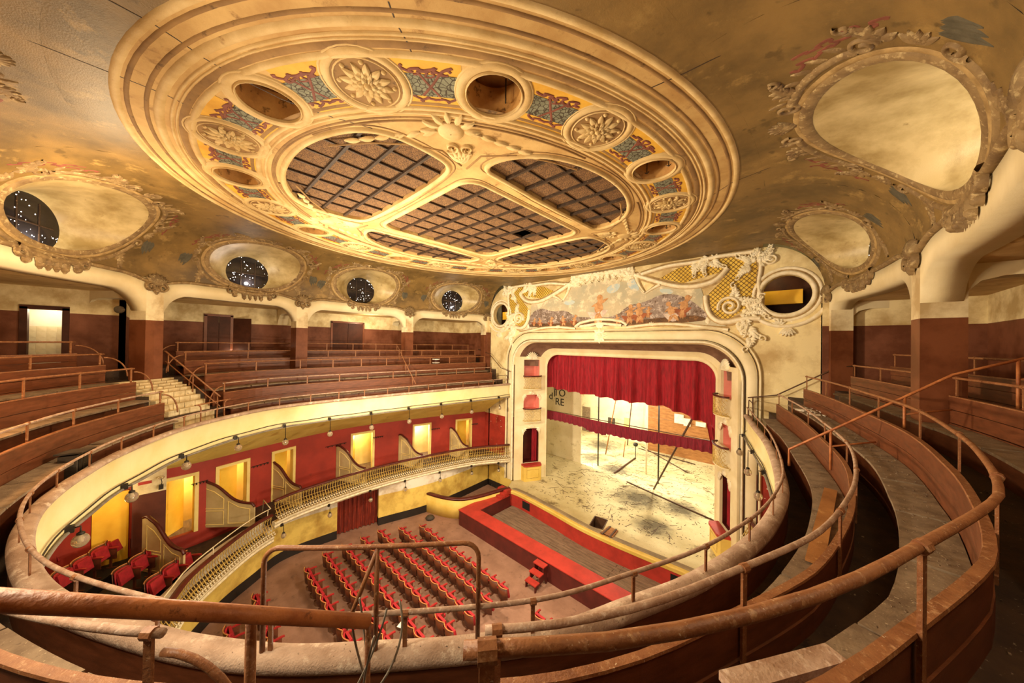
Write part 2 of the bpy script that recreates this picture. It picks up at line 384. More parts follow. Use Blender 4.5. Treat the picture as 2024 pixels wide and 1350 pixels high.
def squiggle(mb, M, p, q, amp, waves, w, h, seed=0):
    r = random.Random(seed); p, q = np.array(p, float), np.array(q, float); d = q-p; nn = np.array([-d[1], d[0]])/np.linalg.norm(d)
    pts = [p+d*t+nn*amp*math.sin(2*PI*waves*t+seed)*(.6+.4*math.sin(7*t+seed))+d/np.linalg.norm(d)*amp*.7*math.sin(4*PI*waves*t+1+seed) for t in np.linspace(0, 1, int(14*waves)+2)]
    strip(mb, M, pts, w, h)
# ---------------------------------------------------------------- plan curves (left end at the stage, round the rear, right end)
PAR = Curve([(-6.45, 15.6), (-6.95, 11.8), (-7.3, 8), (-7.5, 5), (-7.45, 3.3), (-7.0, 2.1), (-5.6, .45), (-3.6, -.65), (-2.2, -1.08),
             (-1.1, -1.28), (0, -1.31), (1.19, -1.14), (2.5, -.75), (3.9, 0), (4.7, .55), (5.33, 1.16), (6.0, 1.92), (6.45, 2.52), (6.75, 3.15),
             (7.2, 4.16), (7.45, 5.0), (7.65, 5.9), (7.76, 6.9), (7.78, 7.97), (7.6, 9.63), (7.27, 11.58), (6.8, 13.5), (6.3, 15.6)], 6)
def mirror(h): return h + [(-x, y) for x, y in h[-2::-1]]
ARC = Curve(mirror([(-8.55, 15.62), (-9.35, 12.8), (-9.7, 10.0), (-9.75, 7.2), (-9.45, 4.3), (-8.9, 1.8), (-8.0, -.33), (-6.2, -1.8), (-4.35, -2.7), (-2, -3.4), (0, -3.6)]), 6)
BW = Curve(mirror([(-8.95, 15.62), (-9.9, 12.5), (-10.6, 9.5), (-10.9, 7.2), (-10.7, 5), (-10.2, 3), (-9.5, .7), (-9.5, -1.2), (-9.3, -3.2), (-8, -4.8), (-5, -5.8), (0, -6.3)]), 6)
BAL = Curve(mirror([(-6.4, 15.6), (-7.7, 13.2), (-8.4, 10.3), (-8.72, 7.3), (-8.5, 4.4), (-8.1, 3.1), (-7.4, 2.1), (-5.76, .66), (-4.8, .2), (-3.6, -.3), (-2, -.75), (0, -.95)]), 4)
SW = Curve(mirror([(-8.5, 15.6), (-8.3, 12.6), (-8.35, 10.4), (-8.93, 7.93), (-9.25, 5.9), (-9.28, 3.7), (-8.5, 2.6), (-7.3, 1.2), (-5, -.3), (-2, -1.4), (0, -1.7)]), 3)
YP, ZC, ZB = 15.62, 13.87, 12.0
CAPZ = 7.35
TIER_Z = [6.75, 7.55, 8.2, 8.6, 8.9]
PANEL_Z = [8.05, 8.69, 9.16, 9.5]
RAIL_Z = [8.4, 9.1, 9.5, 9.85]
_ref = [(-6.45, 15.6, .75, 1.4), (-7.5, 5, .8, 1.5), (-5.6, .45, .68, 1.32), (-1, -1.3, .62, 1.4), (3.9, 0, .95, 1.75), (6.2, 2.2, 1.12, 1.98),
        (7.2, 4.2, 1.08, 1.95), (7.7, 6.4, .92, 1.65), (7.6, 9.6, .78, 1.42), (6.3, 15.6, .72, 1.25)]
_rs = [PAR.near(a[0], a[1]) for a in _ref]
def off1(q): return float(np.interp(q, _rs, [a[2] for a in _ref]))
def off2(q): return float(np.interp(q, _rs, [a[3] for a in _ref]))
OFF = [off1, off2, lambda q: off2(q)+1.05, lambda q: off2(q)+1.8]
LP = PAR.L
def wall_strip(mb, C, a, b, z0, z1, o, th, openings=()):
    cuts = sorted({a, b} | {x for op in openings for x in op[:2]})
    for s0, s1 in zip(cuts[:-1], cuts[1:]):
        mid = (s0+s1)/2; zs = [(z0, z1)]
        for op in openings:
            if op[0] <= mid <= op[1]:
                nz = []
                for p, q in zs:
                    if op[2] > p: nz.append((p, min(q, op[2])))
                    if op[3] < q: nz.append((max(p, op[3]), q))
                zs = nz
        for p, q in zs:
            if q-p > .01: C.sweep(mb, s0, s1, [(o, p), (o, q), (o+th, q), (o+th, p)], .3)
    return mb

# ---------------------------------------------------------------- stalls floor, walls of the stalls and of the box tier
mb = MB(); mb.box(-13, 13, -7, 15.6, -.2, 0); struct(mb, 'floor', 'stall_floor')
sc0, sc1 = SW.near(-9.2, 7.95), SW.near(-9.25, 5.95)
mat('stall_wall', H('e5c76a'), zones=[(-1, H('231a14')), (.42, H('e3c564')), (1.62, H('e9e1cf'))], scale=.9, rough=.65, bump=.1)
mb = MB(); wall_strip(mb, SW, 0, SW.L, 0, 2.3, 0, .25, [(sc0, sc1, 0, 2.05)]); struct(mb, 'wall_stalls', 'stall_wall', )
# door curtain in the stalls opening
mb = MB(); loops = []
for i, t in enumerate(np.linspace(0, 1, 90)):
    q = sc0+(sc1-sc0)*t; o = .3+.06*math.sin(t*62)+.03*math.sin(t*23)
    loops.append([SW.at(q, o+.04*k, 2.1-2.06*k) for k in (0, .5, 1)])
mb.skin(loops, False, False, False)
o = mb.build('door_curtain', 'door_curtain', None, True); tag(o, 'rust red curtain hanging in the doorway of the yellow stalls wall', 'curtain')
# box tier: back wall with door openings, corridor behind
DOORPX = [(325, 378), (432, 486), (541, 580), (697, 736), (818, 850), (902, 930)]
zb = 3.8
DOORS = []
for a, b in DOORPX:
    q0, q1 = BW.px(b, zb, 0, 0, BW.L*.45), BW.px(a, zb, 0, 0, BW.L*.45)
    m_ = (q0+q1)/2; w_ = min(.62, max(.42, abs(q1-q0)/2)); DOORS.append((m_-w_, m_+w_))
LB = BW.L
ops = [(a, b, 2.4, 4.62) for a, b in DOORS] + [(LB-b, LB-a, 2.4, 4.62) for a, b in DOORS]
mb = MB(); wall_strip(mb, BW, 0, LB, 1.6, 5.15, 0, .2, ops); struct(mb, 'wall_boxes', 'red_wall')
mb = MB(); wall_strip(mb, BW, 0, LB, 1.6, 5.15, 1.35, .1); struct(mb, 'wall_corridor', 'yellow_pale')
mb = MB(); BW.sweep(mb, 0, LB, [(.2, 2.36), (1.4, 2.36), (1.4, 2.4), (.2, 2.4)], .4); struct(mb, 'floor_corridor', 'pit_plank')
for i, (a, b) in enumerate(DOORS):
    mb = MB()
    for q in (a-.05, b+.05): BW.sweep(mb, q-.06, q+.06, [(-.04, 2.4), (-.04, 4.72), (.24, 4.72), (.24, 2.4)], .2)
    BW.sweep(mb, a-.11, b+.11, [(-.04, 4.62), (-.04, 4.74), (.24, 4.74), (.24, 4.62)], .2)
    fr = struct(mb, 'door_%d' % (i+1), 'yellow_pale')
    # leaf standing ajar in the opening
    h = BW.at(b-.02, .2, 0); ang = (.9, .45, .3, 1.1, 1.25, .4)[i]
    t = -BW.tg(b); n = BW.nr(b); d = t*math.cos(ang)+n*math.sin(ang); wd = b-a-.04; d3 = np.array([d[0], d[1], 0]); pn = np.array([-d[1], d[0], 0])
    mb = MB(); mb.obox(h+d3*wd/2+np.array([0, 0, 3.5]), d3*wd/2, pn*.02, (0, 0, 1.09))
    for z0, z1 in ((2.6, 3.3), (3.45, 4.45)):
        for k in (-1, 1): mb.obox(h+d3*wd/2+np.array([0, 0, (z0+z1)/2])+pn*.021*k, d3*wd*.36, pn*.008, (0, 0, (z1-z0)/2))
    mb.build('door_leaf', 'door_yellow' if i != 4 else 'white_wall', fr)
    p = BW.at((a+b)/2, .85, 4.3); light('POINT', p, 55 if i in (0, 1, 2) else 75, (1, .78, .32) if i != 4 else (1, .95, .8), .15)
# sloping soffit between gallery front and box wall
mb = MB(); loops = []
for q in BW.steps(0, LB, .35):
    p = BW.pt(q); qq = PAR.near(p[0], p[1]); a = PAR.at(qq, .1, 6.45); b = BW.at(q, .02, 5.08); loops.append([a, (a+b)/2+np.array([0, 0, .06]), b])
mb.skin(loops, False, False, False); struct(mb, 'ceiling_boxes', 'soffit')
# box tier floor and stepped rear floor, with white edge moulding
sL, sR = BAL.near(-8.1, 3.1), BAL.near(8.1, 3.1)
def ring_between(mb, Ca, a, b, Cb, oa, z1, z0, d=.35):
    loops = []
    for q in Ca.steps(a, b, d):
        p = Ca.at(q, oa, 0); k = Cb.near(p[0], p[1]); e = Cb.at(k, .1, 0)
        loops.append([(p[0], p[1], z0), (p[0], p[1], z1), (e[0], e[1], z1), (e[0], e[1], z0)])
    mb.skin(loops, True, False, True)
mb = MB(); ring_between(mb, BAL, 0, sL, BW, .02, 2.4, 2.16); ring_between(mb, BAL, sR, BAL.L, BW, .02, 2.4, 2.16); struct(mb, 'floor_boxes', 'tier_floor')
mb = MB(); ring_between(mb, BAL, sL+.05, sR-.05, BW, .02, 1.85, 1.62); struct(mb, 'floor_circle', 'tier_floor')
mb = MB()
for a, b, dz in ((0, sL, 0), (sR, BAL.L, 0), (sL+.02, sR-.02, -.54)):
    BAL.sweep(mb, a, b, [(-.06, 2.42+dz), (-.10, 2.36+dz), (-.04, 2.26+dz), (-.07, 2.2+dz), (.02, 2.1+dz), (.10, 2.1+dz), (.10, 2.42+dz)], .25)
struct(mb, 'trim_1', 'iron_white')
# ---------------------------------------------------------------- gallery parapet
mb = MB(); PAR.sweep(mb, 0, LP, [(.03, 7.28), (.07, 6.75), (.02, 6.66), (.0, 6.62), (.0, 6.42), (.115, 6.42), (.115, 7.28)], .2); struct(mb, 'wall_parapet', 'fascia', True)
mb = MB()
PAR.sweep(mb, 0, LP, lambda q: [(-.04, 7.27), (-.06, 7.31), (-.03, 7.35+.005*math.sin(q*5)), (.05, 7.37), (.125, 7.35+.005*math.sin(q*7)), (.155, 7.30), (.15, 7.24), (.11, 7.21)], .12); struct(mb, 'trim_2', 'cap', True)
mb = MB(); PAR.sweep(mb, 0, LP, [(.11, 6.7), (.11, 7.22), (.135, 7.22), (.135, 6.7)], .25); struct(mb, 'wall_parapet_lining', 'wood')
for i, (z, r) in enumerate(((6.62, .014), (6.47, .03))):
    mb = MB(); mb.tube([PAR.at(q, -.035, z+.012*math.sin(q*3.1+i)) for q in PAR.steps(.1, LP-.1, .3)], r, 6)
    o = mb.build('conduit', 'cable' if i == 0 else 'cable_grey', None, True)
    tag(o, ('thin black wiring conduit' if i == 0 else 'thick grey wiring conduit') + ' running along the cream gallery front', 'conduit')
# tiers
rear0, rear1 = PAR.near(-8, -1), PAR.near(5, 0)
for k in range(5):
    mb = MB()
    def sec(q, k=k):
        a = .11 if k == 0 else OFF[k-1](q); b = OFF[k](q)+.04 if k < 4 else OFF[3](q)+1.9
        if k == 4: b = OFF[3](q)+2.2
        zl = max(6.46, TIER_Z[k]-.75); return [(a, zl), (a, TIER_Z[k]), (b, TIER_Z[k]), (b, zl)]
    PAR.sweep(mb, 0, LP, sec, .25); struct(mb, 'floor_gallery', 'tier_floor')
# ---------------------------------------------------------------- pipe rails and benches
def pipe(pts, r=.023, n=8):
    mb = MB(); mb.tube(pts, r, n); return mb
def collar(mb, p, d, r=.034, l=.03):
    d = np.asarray(d, float); d /= np.linalg.norm(d); mb.tube([np.asarray(p)-d*l, np.asarray(p)+d*l], r, 8)
def post_mesh(h, w=.045, t=.018):
    mb = MB(); mb.obox((0, 0, h/2), (w/2, 0, 0), (0, t/2, 0), (0, 0, h/2)); collar(mb, (0, 0, h), (1, 0, 0), .032, .028)
    return mb
def parapet_rail():
    t = thing('parapet_rail', 'rusty pipe handrail on short posts set along the dusty parapet top', 'handrail', PAR.at(LP/2, .17, 7.36))
    mb = pipe([PAR.at(q,  .06, 7.66) for q in PAR.steps(.15, LP-.15, .18)], .022)
    put(mb.build('rail', 'pipe_dust', None, True), t)
    n = int(LP/1.12); me = None
    for i in range(n+1):
        q = .25+(LP-.5)*i/n; p = PAR.at(q, .06, 7.35); d = PAR.tg(q)
        if me is None:
            o = post_mesh(.30, .036, .016).build('post', 'pipe', None); me = o.data
        else: o = bpy.data.objects.new('post', me); col.objects.link(o)
        o.location = p; o.rotation_euler = (0, 0, math.atan2(d[1], d[0])); put(o, t)
parapet_rail()
TIER_WORD = ['front', 'second', 'third', 'topmost']
def bench(k, a, b, label, curl=(False, False), spacing=1.2):
    O, zt, zr = OFF[k], PANEL_Z[k], RAIL_Z[k]; zseat = zt-.52; zf = TIER_Z[k]
    t = thing('gallery_bench', label, 'bench', PAR.at((a+b)/2, O((a+b)/2), zf))
    # back boards
    nb = 4; hb = (zt-zf)/nb
    for j in range(nb):
        mb = MB(); z0 = zf+j*hb+.014; z1 = zf+(j+1)*hb
        d = .008*(j % 2)
        PAR.sweep(mb, a, b, lambda q: [(O(q)-.02-d, z0), (O(q)-.02-d, z1), (O(q)+.02-d, z1), (O(q)+.02-d, z0)], .2)
        put(mb.build('back_board', 'wood'), t)
    mb = MB(); PAR.sweep(mb, a, b, lambda q: [(O(q)-.032, zt), (O(q)-.028, zt+.018), (O(q)+.028, zt+.018), (O(q)+.032, zt)], .2)
    put(mb.build('top_edge', 'pipe'), t)
    # seat planks with joints
    n = max(1, int((b-a)/1.05))
    for j in range(n):
        q0 = a+(b-a)*j/n+.018; q1 = a+(b-a)*(j+1)/n-.018; dz = RND.uniform(-.006, .006)
        mb = MB(); PAR.sweep(mb, q0, q1, lambda q: [(O(q)-.42, zseat-.04+dz), (O(q)-.42, zseat+dz), (O(q)-.03, zseat+.015+dz), (O(q)-.03, zseat-.025+dz)], .25)
        put(mb.build('seat_plank', 'plank'), t)
    mb = MB(); PAR.sweep(mb, a+.05, b-.05, lambda q: [(O(q)-.30, zf), (O(q)-.30, zseat-.04), (O(q)-.26, zseat-.04), (O(q)-.26, zf)], .3)
    put(mb.build('seat_support', 'wood'), t)
    # rail
    mb = pipe([PAR.at(q, O(q)+.03, zr) for q in PAR.steps(a, b, .18)], .023); put(mb.build('rail', 'pipe' if k else 'pipe_dust', None, True), t)
    n = max(1, int((b-a)/spacing)); me = None
    for j in range(n+1):
        q = a+.06+(b-a-.12)*j/n; d = PAR.tg(q); h = zr-(zt-.35)
        if me is None: o = post_mesh(h).build('post', 'pipe', None); me = o.data
        else: o = bpy.data.objects.new('post', me); col.objects.link(o)
        o.location = PAR.at(q, O(q)+.036, zt-.35); o.rotation_euler = (0, 0, math.atan2(d[1], d[0])); put(o, t)
    for e, on in ((a, curl[0]), (b, curl[1])):
        if not on: continue
        sg = -1 if e == a else 1
        pts = [PAR.at(e+sg*.42*math.sin(u*PI/2), O(e)+.03, zr-.10-(1-math.cos(u*PI/2))*.62) for u in np.linspace(0, 1, 10)]
        put(pipe(pts, .02).build('end_curl', 'pipe', None, True), t)
    return t
hl = LP*.5
E1, A1 = PAR.px(442, 8.4, .7, 0, hl), PAR.px(321, 8.4, .7, 0, hl)
E2, A2 = PAR.px(401, 9.1, 1.4, 0, hl), PAR.px(262, 9.1, 1.4, 0, hl)
E3, A3 = PAR.px(363, 9.5, 2.45, 0, hl), PAR.px(201, 9.5, 2.45, 0, hl)
E4, A4 = PAR.px(345, 9.85, 3.2, 0, hl), PAR.px(145, 9.85, 3.2, 0, hl)
C1 = PAR.px(962, 8.4, 1.1, hl, LP); C2 = PAR.px(912, 9.1, 1.95, hl, LP)
WHERE = {'B': 'on the side of the box doors', 'A': 'across the rear behind the stair aisle', 'C': 'curving along the side of the peeling wall'}
for k, (e, s_) in enumerate(((E1, A1), (E2, A2), (E3, A3), (E4, A4))):
    bench(k, 1.0+.1*k, e, 'brown plank bench with pipe rail, %s tier %s' % (TIER_WORD[k], WHERE['B']), (False, True))
    b = {0: PAR.near(4.95, .75), 1: PAR.near(2.6, -.7), 2: PAR.near(0, -1.3), 3: PAR.near(-1, -1.3)}[k]
    bench(k, s_, b, 'brown plank bench with pipe rail, %s tier %s' % (TIER_WORD[k], WHERE['A']), (True, k == 0))
bench(0, C1, LP-1.5, 'brown plank bench with pipe rail, front tier ' + WHERE['C'], (False, False), 1.5)
bench(1, C2, LP-2.1, 'brown plank bench with pipe rail, second tier ' + WHERE['C'], (False, False), 1.5)
bench(2, PAR.near(7.75, 6.6), LP-2.2, 'brown plank bench with pipe rail, third tier ' + WHERE['C'])
bench(3, PAR.near(7.75, 6.6), LP-2.4, 'brown plank bench with pipe rail, topmost tier ' + WHERE['C'])
# stair in the aisle by the corner pillar
qa = (E1+A1)/2
t = thing('aisle_stair', 'grimy pale block stair climbing the aisle to the corner pillar', 'stair', PAR.at(qa, .4, 6.95))
for j in range(12):
    o0 = .3+j*.17; z = float(np.interp(o0, [.3, .7, 1.36, 2.4], [6.9, 7.62, 8.28, 8.72])); w_ = .6; qq = qa+(((E2+A2)/2)-qa)*min(1, j/7)
    for i in range(4):
        mb = MB(); u0 = qq-w_+i*w_/2; PAR.sweep(mb, u0+.008, u0+w_/2-.008, [(o0, z-.45), (o0, z), (o0+.19, z), (o0+.19, z-.45)], .3)
        put(mb.build('step_block', 'steps'), t)
# handrails of that stair
t = thing('stair_handrail', 'sloping pipe handrail with lower rail descending the pale block stair', 'handrail', PAR.at(E1, .4, 6.95))
g = lambda x, y, o, z: PAR.at(PAR.px(x, z, o, 0, hl), o, z)
top = [g(322, 700, 2.3, 9.55), g(330, 700, 2.2, 9.55), g(436, 805, .35, 8.0)]
put(pipe(top, .024).build('upper_rail', 'pipe', None, True), t)
put(pipe([p-np.array([0, 0, .34]) for p in top[1:]], .018).build('lower_rail', 'pipe', None, True), t)
for u in (.05, .5, .95):
    p = top[1]*(1-u)+top[2]*u; put(pipe([p, p-np.array([0, 0, .62 if u < .9 else .6])], .018).build('post', 'pipe', None, True), t)
# guard hoop at the foot of the aisle by the camera
def hoop(q0, q1, o, z0, h, r, name, label, brace=True, m='pipe', cap=True):
    t = thing(name, label, 'guard rail', PAR.at((q0+q1)/2, o, z0))
    pts = [PAR.at(q0, o, z0)] + [PAR.at(q0, o, z0+h-.16)]
    pts += [PAR.at(q0+.14*(1-math.cos(u)), o, z0+h-.14*(1-math.sin(u))) for u in np.linspace(0, PI/2, 6)]
    pts += [PAR.at(q, o, z0+h) for q in PAR.steps(q0+.2, q1-.2, .2)]
    pts += [PAR.at(q1-.14*(1-math.sin(u)), o, z0+h-.14*(1-math.cos(u))) for u in np.linspace(0, PI/2, 6)]
    pts += [PAR.at(q1, o, z0)]
    put(pipe(pts, r).build('hoop', m, None, True), t)
    if brace:
        qm = q0+(q1-q0)*.52
        put(pipe([PAR.at(qm, o, z0), PAR.at(qm, o, z0+h)], r).build('post', m, None, True), t)
        put(pipe([PAR.at(qm, o, z0+h-.03), PAR.at(qm-.22, o+.05, z0+.25)], r*.9).build('brace', m, None, True), t)
    return t
q0, q1 = PAR.px(505, 8.0, .2, hl, LP), PAR.px(940, 8.0, .2, hl, LP)
hoop(q0, q1, .07, 7.36, .88, .021, 'aisle_guard', 'rounded rusty pipe guard with slanting brace at the aisle foot')
q0, q1 = PAR.px(388, 8.0, .2, 0, hl), PAR.px(437, 8.0, .2, 0, hl)
hoop(q0, q1, .08, 7.36, .55, .02, 'aisle_guard', 'small pipe guard at the foot of the pale block stair', False)
t = thing('aisle_handrail', 'thick worn orange brown pipe handrail descending to the rounded guard', 'handrail', (6.9, .5, 8.0))
A_, B_ = atz(-60, 1183, 9.37), atz(728, 1228, 8.86)
put(pipe([A_, A_*.5+B_*.5, B_], .025, 12).build('rail', 'pipe_orange', None, True), t)
pm = atz(497, 1203, 9.03); mb = MB(); mb.tube([pm, pm-np.array([0, 0, .85])], .017, 8); put(mb.build('post', 'pipe', None, True), t)
pm = B_.copy(); mb = MB(); mb.tube([pm+np.array([0, 0, .01]), pm-np.array([0, 0, .9])], .012, 8); put(mb.build('post', 'pipe', None, True), t)
# loose cables tied round that post
mb = MB()
for i in range(5):
    r = random.Random(i); c = B_+np.array([r.uniform(-.05, .05), r.uniform(-.05, .05), 0])
    mb.tube([c+np.array([.09*math.sin(u*2.3+i), .09*math.cos(u*2.1+i*1.3), .04-.8*u*(.3+.18*i)]) for u in np.linspace(0, 1, 14)], .0045, 5)
tag(mb.build('cable_bundle', 'cable_grey', None, True), 'tangle of thin grey cables hanging from the handrail post', 'cable')
# stair handrails crossing the tiers, both sides
def cross_rail(P, label, m='pipe_orange', arms=()):
    t = thing('tier_handrail', label, 'handrail', P[-1])
    put(pipe(P, .022).build('rail', m, None, True), t)
    for u, h, e in arms:
        L = [np.linalg.norm(P[i+1]-P[i]) for i in range(len(P)-1)]; d = u*sum(L); i = 0
        while i < len(L)-1 and d > L[i]: d -= L[i]; i += 1
        p = P[i]+(P[i+1]-P[i])*min(1, d/L[i])
        put(pipe([p, p-np.array([0, 0, h])], .02).build('post', m, None, True), t)
        if e is not None: put(pipe([p-np.array([0, 0, .3]), p-np.array([0, 0, .3])+e], .017).build('arm', m, None, True), t)
q = PAR.near(7.72, 8.6)
cross_rail([PAR.at(q, 3.1, 10.0), PAR.at(q, 2.2, 9.6), PAR.at(q, 1.0, 8.62), PAR.at(q, .17, 7.95), PAR.at(q, .17, 7.62)],
           'orange brown pipe stair handrail crossing the tiers of the peeling wall side', 'pipe_orange',
           [(.08, .9, np.array([.55, .25, .1])), (.42, .75, np.array([.55, .3, .12])), (.72, .75, np.array([.6, .3, .15]))])
q = PAR.px(806, 8.5, .8, 0, hl)
cross_rail([PAR.at(q, 2.2, 9.75), PAR.at(q, 1.2, 8.9), PAR.at(q-.2, .2, 7.75)], 'thin pipe stair handrail crossing the tiers above the box doors', 'pipe', [(.1, .6, None), (.5, .6, None), (.85, .5, None)])
cross_rail([aty(1694, 723, 15.3), aty(1655, 726, 15.3), aty(1535, 781, 15.3), aty(1478, 786, 15.3)], 'dark pipe handrail fixed to the peeling wall beside the arch', 'pole', [(.95, .45, None)])
cross_rail([aty(945, 690, 15.3), aty(968, 700, 15.3), aty(990, 727, 15.3), aty(1009, 735, 15.3)], 'dark pipe handrail fixed to the end wall above the cream gallery front', 'pole', [(.95, .5, None)])
hoop(LP-1.3, LP-.25, .09, 7.36, .62, .018, 'gallery_end_guard', 'bent pipe guard on the parapet end beside the peeling wall', False, 'pole')
hoop(.2, 1.1, .09, 7.36, .55, .018, 'gallery_end_guard', 'bent pipe guard on the parapet end beside the pink niches', False, 'pole')
# ---------------------------------------------------------------- ceiling
CY = 7.2
def Mc(a, b, h): return (a, b, ZC-h)
def chaikin(P, it=2):
    P = [np.array(p, float) for p in P]
    for _ in range(it):
        Q = []
        for i in range(len(P)):
            a, b = P[i], P[(i+1) % len(P)]; Q += [a*.75+b*.25, a*.25+b*.75]
        P = Q
    return [tuple(p) for p in P]
def Dcove(s):
    e = min(s, ARC.L-s); return float(np.interp(e, [0, 3, 6], [1.75, 2.15, 2.35]))
rear = [(-2.48, 3.4), (-2.42, 2.75), (-2.1, 2.3), (-1.5, 1.98), (-.8, 1.79), (0, 1.73), (.8, 1.79), (1.5, 1.98), (2.1, 2.3), (2.42, 2.75), (2.48, 3.4), (2.4, 4.1), (1.9, 4.3), (0, 4.32), (-1.9, 4.3), (-2.4, 4.1)]
side = [(2.86, 5.3), (2.88, 4.75), (3.5, 4.75), (4.2, 5.25), (4.6, 6.1), (4.74, 7.2), (4.6, 8.3), (4.2, 9.15), (3.5, 9.65), (2.88, 9.65), (2.86, 9.1)]
cen = [(-2.3, 4.8), (2.3, 4.8), (2.3, 9.6), (-2.3, 9.6)]
def soft_rect(c, r=.45):
    (x0, y0), (x1, _), (_, y1), _q = c; P = []
    for cx, cy, a in ((x1-r, y0+r, -90), (x1-r, y1-r, 0), (x0+r, y1-r, 90), (x0+r, y0+r, 180)): P += arc((cx, cy), r, r, a, a+90, 6)
    return P
PANELS = [chaikin(rear), [(-x, 2*CY-y) for x, y in chaikin(rear)], chaikin(side), [(-x, y) for x, y in chaikin(side)][::-1], soft_rect(cen)]
HOLES = []
for k in range(10):
    t = math.radians(-90+18+36*k); HOLES.append((5.66*math.cos(t), CY+6.46*math.sin(t)))
ss = ARC.steps(0, ARC.L, .5)
outl = [tuple(ARC.at(q, -Dcove(q), 0)[:2]) for q in ss]; outl[0] = (-6.8, YP); outl[-1] = (6.8, YP)
OUT = [(7.13*math.cos(t), CY+7.9*math.sin(t)) for t in np.linspace(0, 2*PI, 121)[:-1]]
mb = MB(); mb.poly([outl, OUT], lambda a, b: (a, b, ZC)); struct(mb, 'ceiling_border', 'cove')
mb = MB(); mb.poly([OUT]+PANELS+[arc(h, .43, .43, 0, 345, 24) for h in HOLES], lambda a, b: (a, b, ZC))
for P in PANELS: mb.skin([[(x, y, ZC) for x, y in P], [(x, y, ZC+.3) for x, y in P]], True, False, False)
CEIL = struct(mb, 'ceiling', 'ceil')
mb = MB(); mb.box(-7, 7, -2, 15.5, ZC+1.1, ZC+1.2); struct(mb, 'ceiling_void', 'hole')
def ell(a, b, n=120): return [(a*math.cos(2*PI*i/n), CY+b*math.sin(2*PI*i/n)) for i in range(n)]
for a, b, wd, h, m in ((7.08, 7.85, .11, .025, 'ceil_light'), (6.96, 7.73, .06, .012, 'ceil_dark'), (6.74, 7.52, .06, .012, 'ceil_dark'), (6.60, 7.38, .13, .03, 'ceil_light'), (6.46, 7.23, .05, .02, 'ceil_light'), (6.39, 7.17, .03, .015, 'ceil_light'),
                       (6.30, 7.09, .11, .012, 'ceil_dark'), (6.14, 6.97, .11, .035, 'ceil_light'), (5.18, 5.98, .09, .035, 'ceil_light'), (5.07, 5.85, .05, .025, 'ceil_light'), (4.97, 5.72, .05, .012, 'ceil_dark'), (5.29, 6.08, .09, .008, 'ceil_dark')):
    mb = MB(); strip(mb, Mc, ell(a, b), wd, h, True); mb.build('ring_moulding', m, CEIL, True)
mb = MB(); n = 120; mb.skin([[Mc(*p, .004) for p in (ell(6.1, 6.92, n)[i], ell(5.22, 6.02, n)[i])] for i in range(n)], False, True, False)
# holes of the frieze are left by the porthole frames standing in front of it
ringz = []
mb2 = MB()
loops_o = ell(6.1, 6.92, 240); loops_i = ell(5.22, 6.02, 240)
for i in range(240):
    a, b = loops_o[i], loops_o[(i+1) % 240]; c, d = loops_i[(i+1) % 240], loops_i[i]; m_ = ((a[0]+c[0])/2, (a[1]+c[1])/2)
    if min((m_[0]-h[0])**2+(m_[1]-h[1])**2 for h in HOLES) < .30: continue
    mb2.add([Mc(*a, .004), Mc(*b, .004), Mc(*c, .004), Mc(*d, .004)], [(0, 1, 2, 3)])
mb2.build('frieze_ground', 'frieze', CEIL)
# portholes and rosettes
mb = MB()
strip(mb, Mc, arc((0, 0), .53, .53, 0, 360-12, 30), .16, .04, True); strip(mb, Mc, arc((0, 0), .44, .44, 0, 360-12, 30), .03, .05, True); strip(mb, Mc, arc((0, 0), .60, .60, 0, 360-12, 30), .05, .02, True)
PH = mb.build('porthole_frame', 'ceil_light', None, True)
mb = MB(); c = arc((0, 0), .435, .435, 0, 345, 24); mb.skin([[(x, y, ZC-.02) for x, y in c], [(x, y, ZC+.55) for x, y in c]], True, False, False); PHW = mb.build('porthole_wall', 'porthole_in', None, True)
mb = MB(); mb.lathe([(.44, 0), (.40, .03), (.2, .06), (.03, .07)], (0, 0, ZC+.46), 20); mb.lathe([(.06, -.06), (.06, .02)], (0, 0, ZC+.46), 10); PHL = mb.build('porthole_lid', 'porthole_in', None, True)
mb = MB()
for x in (-.22, .25): mb.tube([(x, .2, ZC+.46), (x, .2, ZC+.06)], .012, 5); mb.tube([(x-.05, .2, ZC+.10), (x, .2, ZC+.06), (x+.05, .2, ZC+.10)], .01, 5)
PHR = mb.build('porthole_rod', 'metal_dark', None)
mb = MB()
strip(mb, Mc, arc((0, 0), .56, .56, 0, 348, 30), .13, .035, True); strip(mb, Mc, arc((0, 0), .46, .46, 0, 348, 30), .03, .025, True); strip(mb, Mc, arc((0, 0), .64, .64, 0, 348, 30), .04, .015, True)
ROF = mb.build('rosette_frame', 'ceil_light', None, True)
mb = MB(); mb.skin([[Mc(*p, .012) for p in arc((0, 0), .5, .5, 0, 345, 24)], [Mc(*p, .012) for p in arc((0, 0), .02, .02, 0, 345, 24)]], True, False, False); ROG = mb.build('rosette_ground', 'ceil_dark', None)
mb = MB(); fan(mb, Mc, (0, 0), 0, 330, 12, .26, .13, .05, .12); fan(mb, Mc, (0, 0), 15, 345, 12, .17, .09, .06, .08); fan(mb, Mc, (0, 0), 0, 300, 6, .13, .09, .08, .03); knob(mb, Mc, (0, 0), .06, .09)
for a in range(0, 360, 45): knob(mb, Mc, (.39*math.cos(math.radians(a+22)), .39*math.sin(math.radians(a+22))), .04, .04, 6)
ROL = mb.build('rosette_petals', 'ceil_light', None, True)
def inst(o, loc, rz=0, parent=None, first=[set()]):
    if o.name not in first[0]: first[0].add(o.name); c = o
    else: c = o.copy(); col.objects.link(c)
    c.location = loc; c.rotation_euler = (0, 0, rz)
    if parent is not None: c.parent = parent
    return c
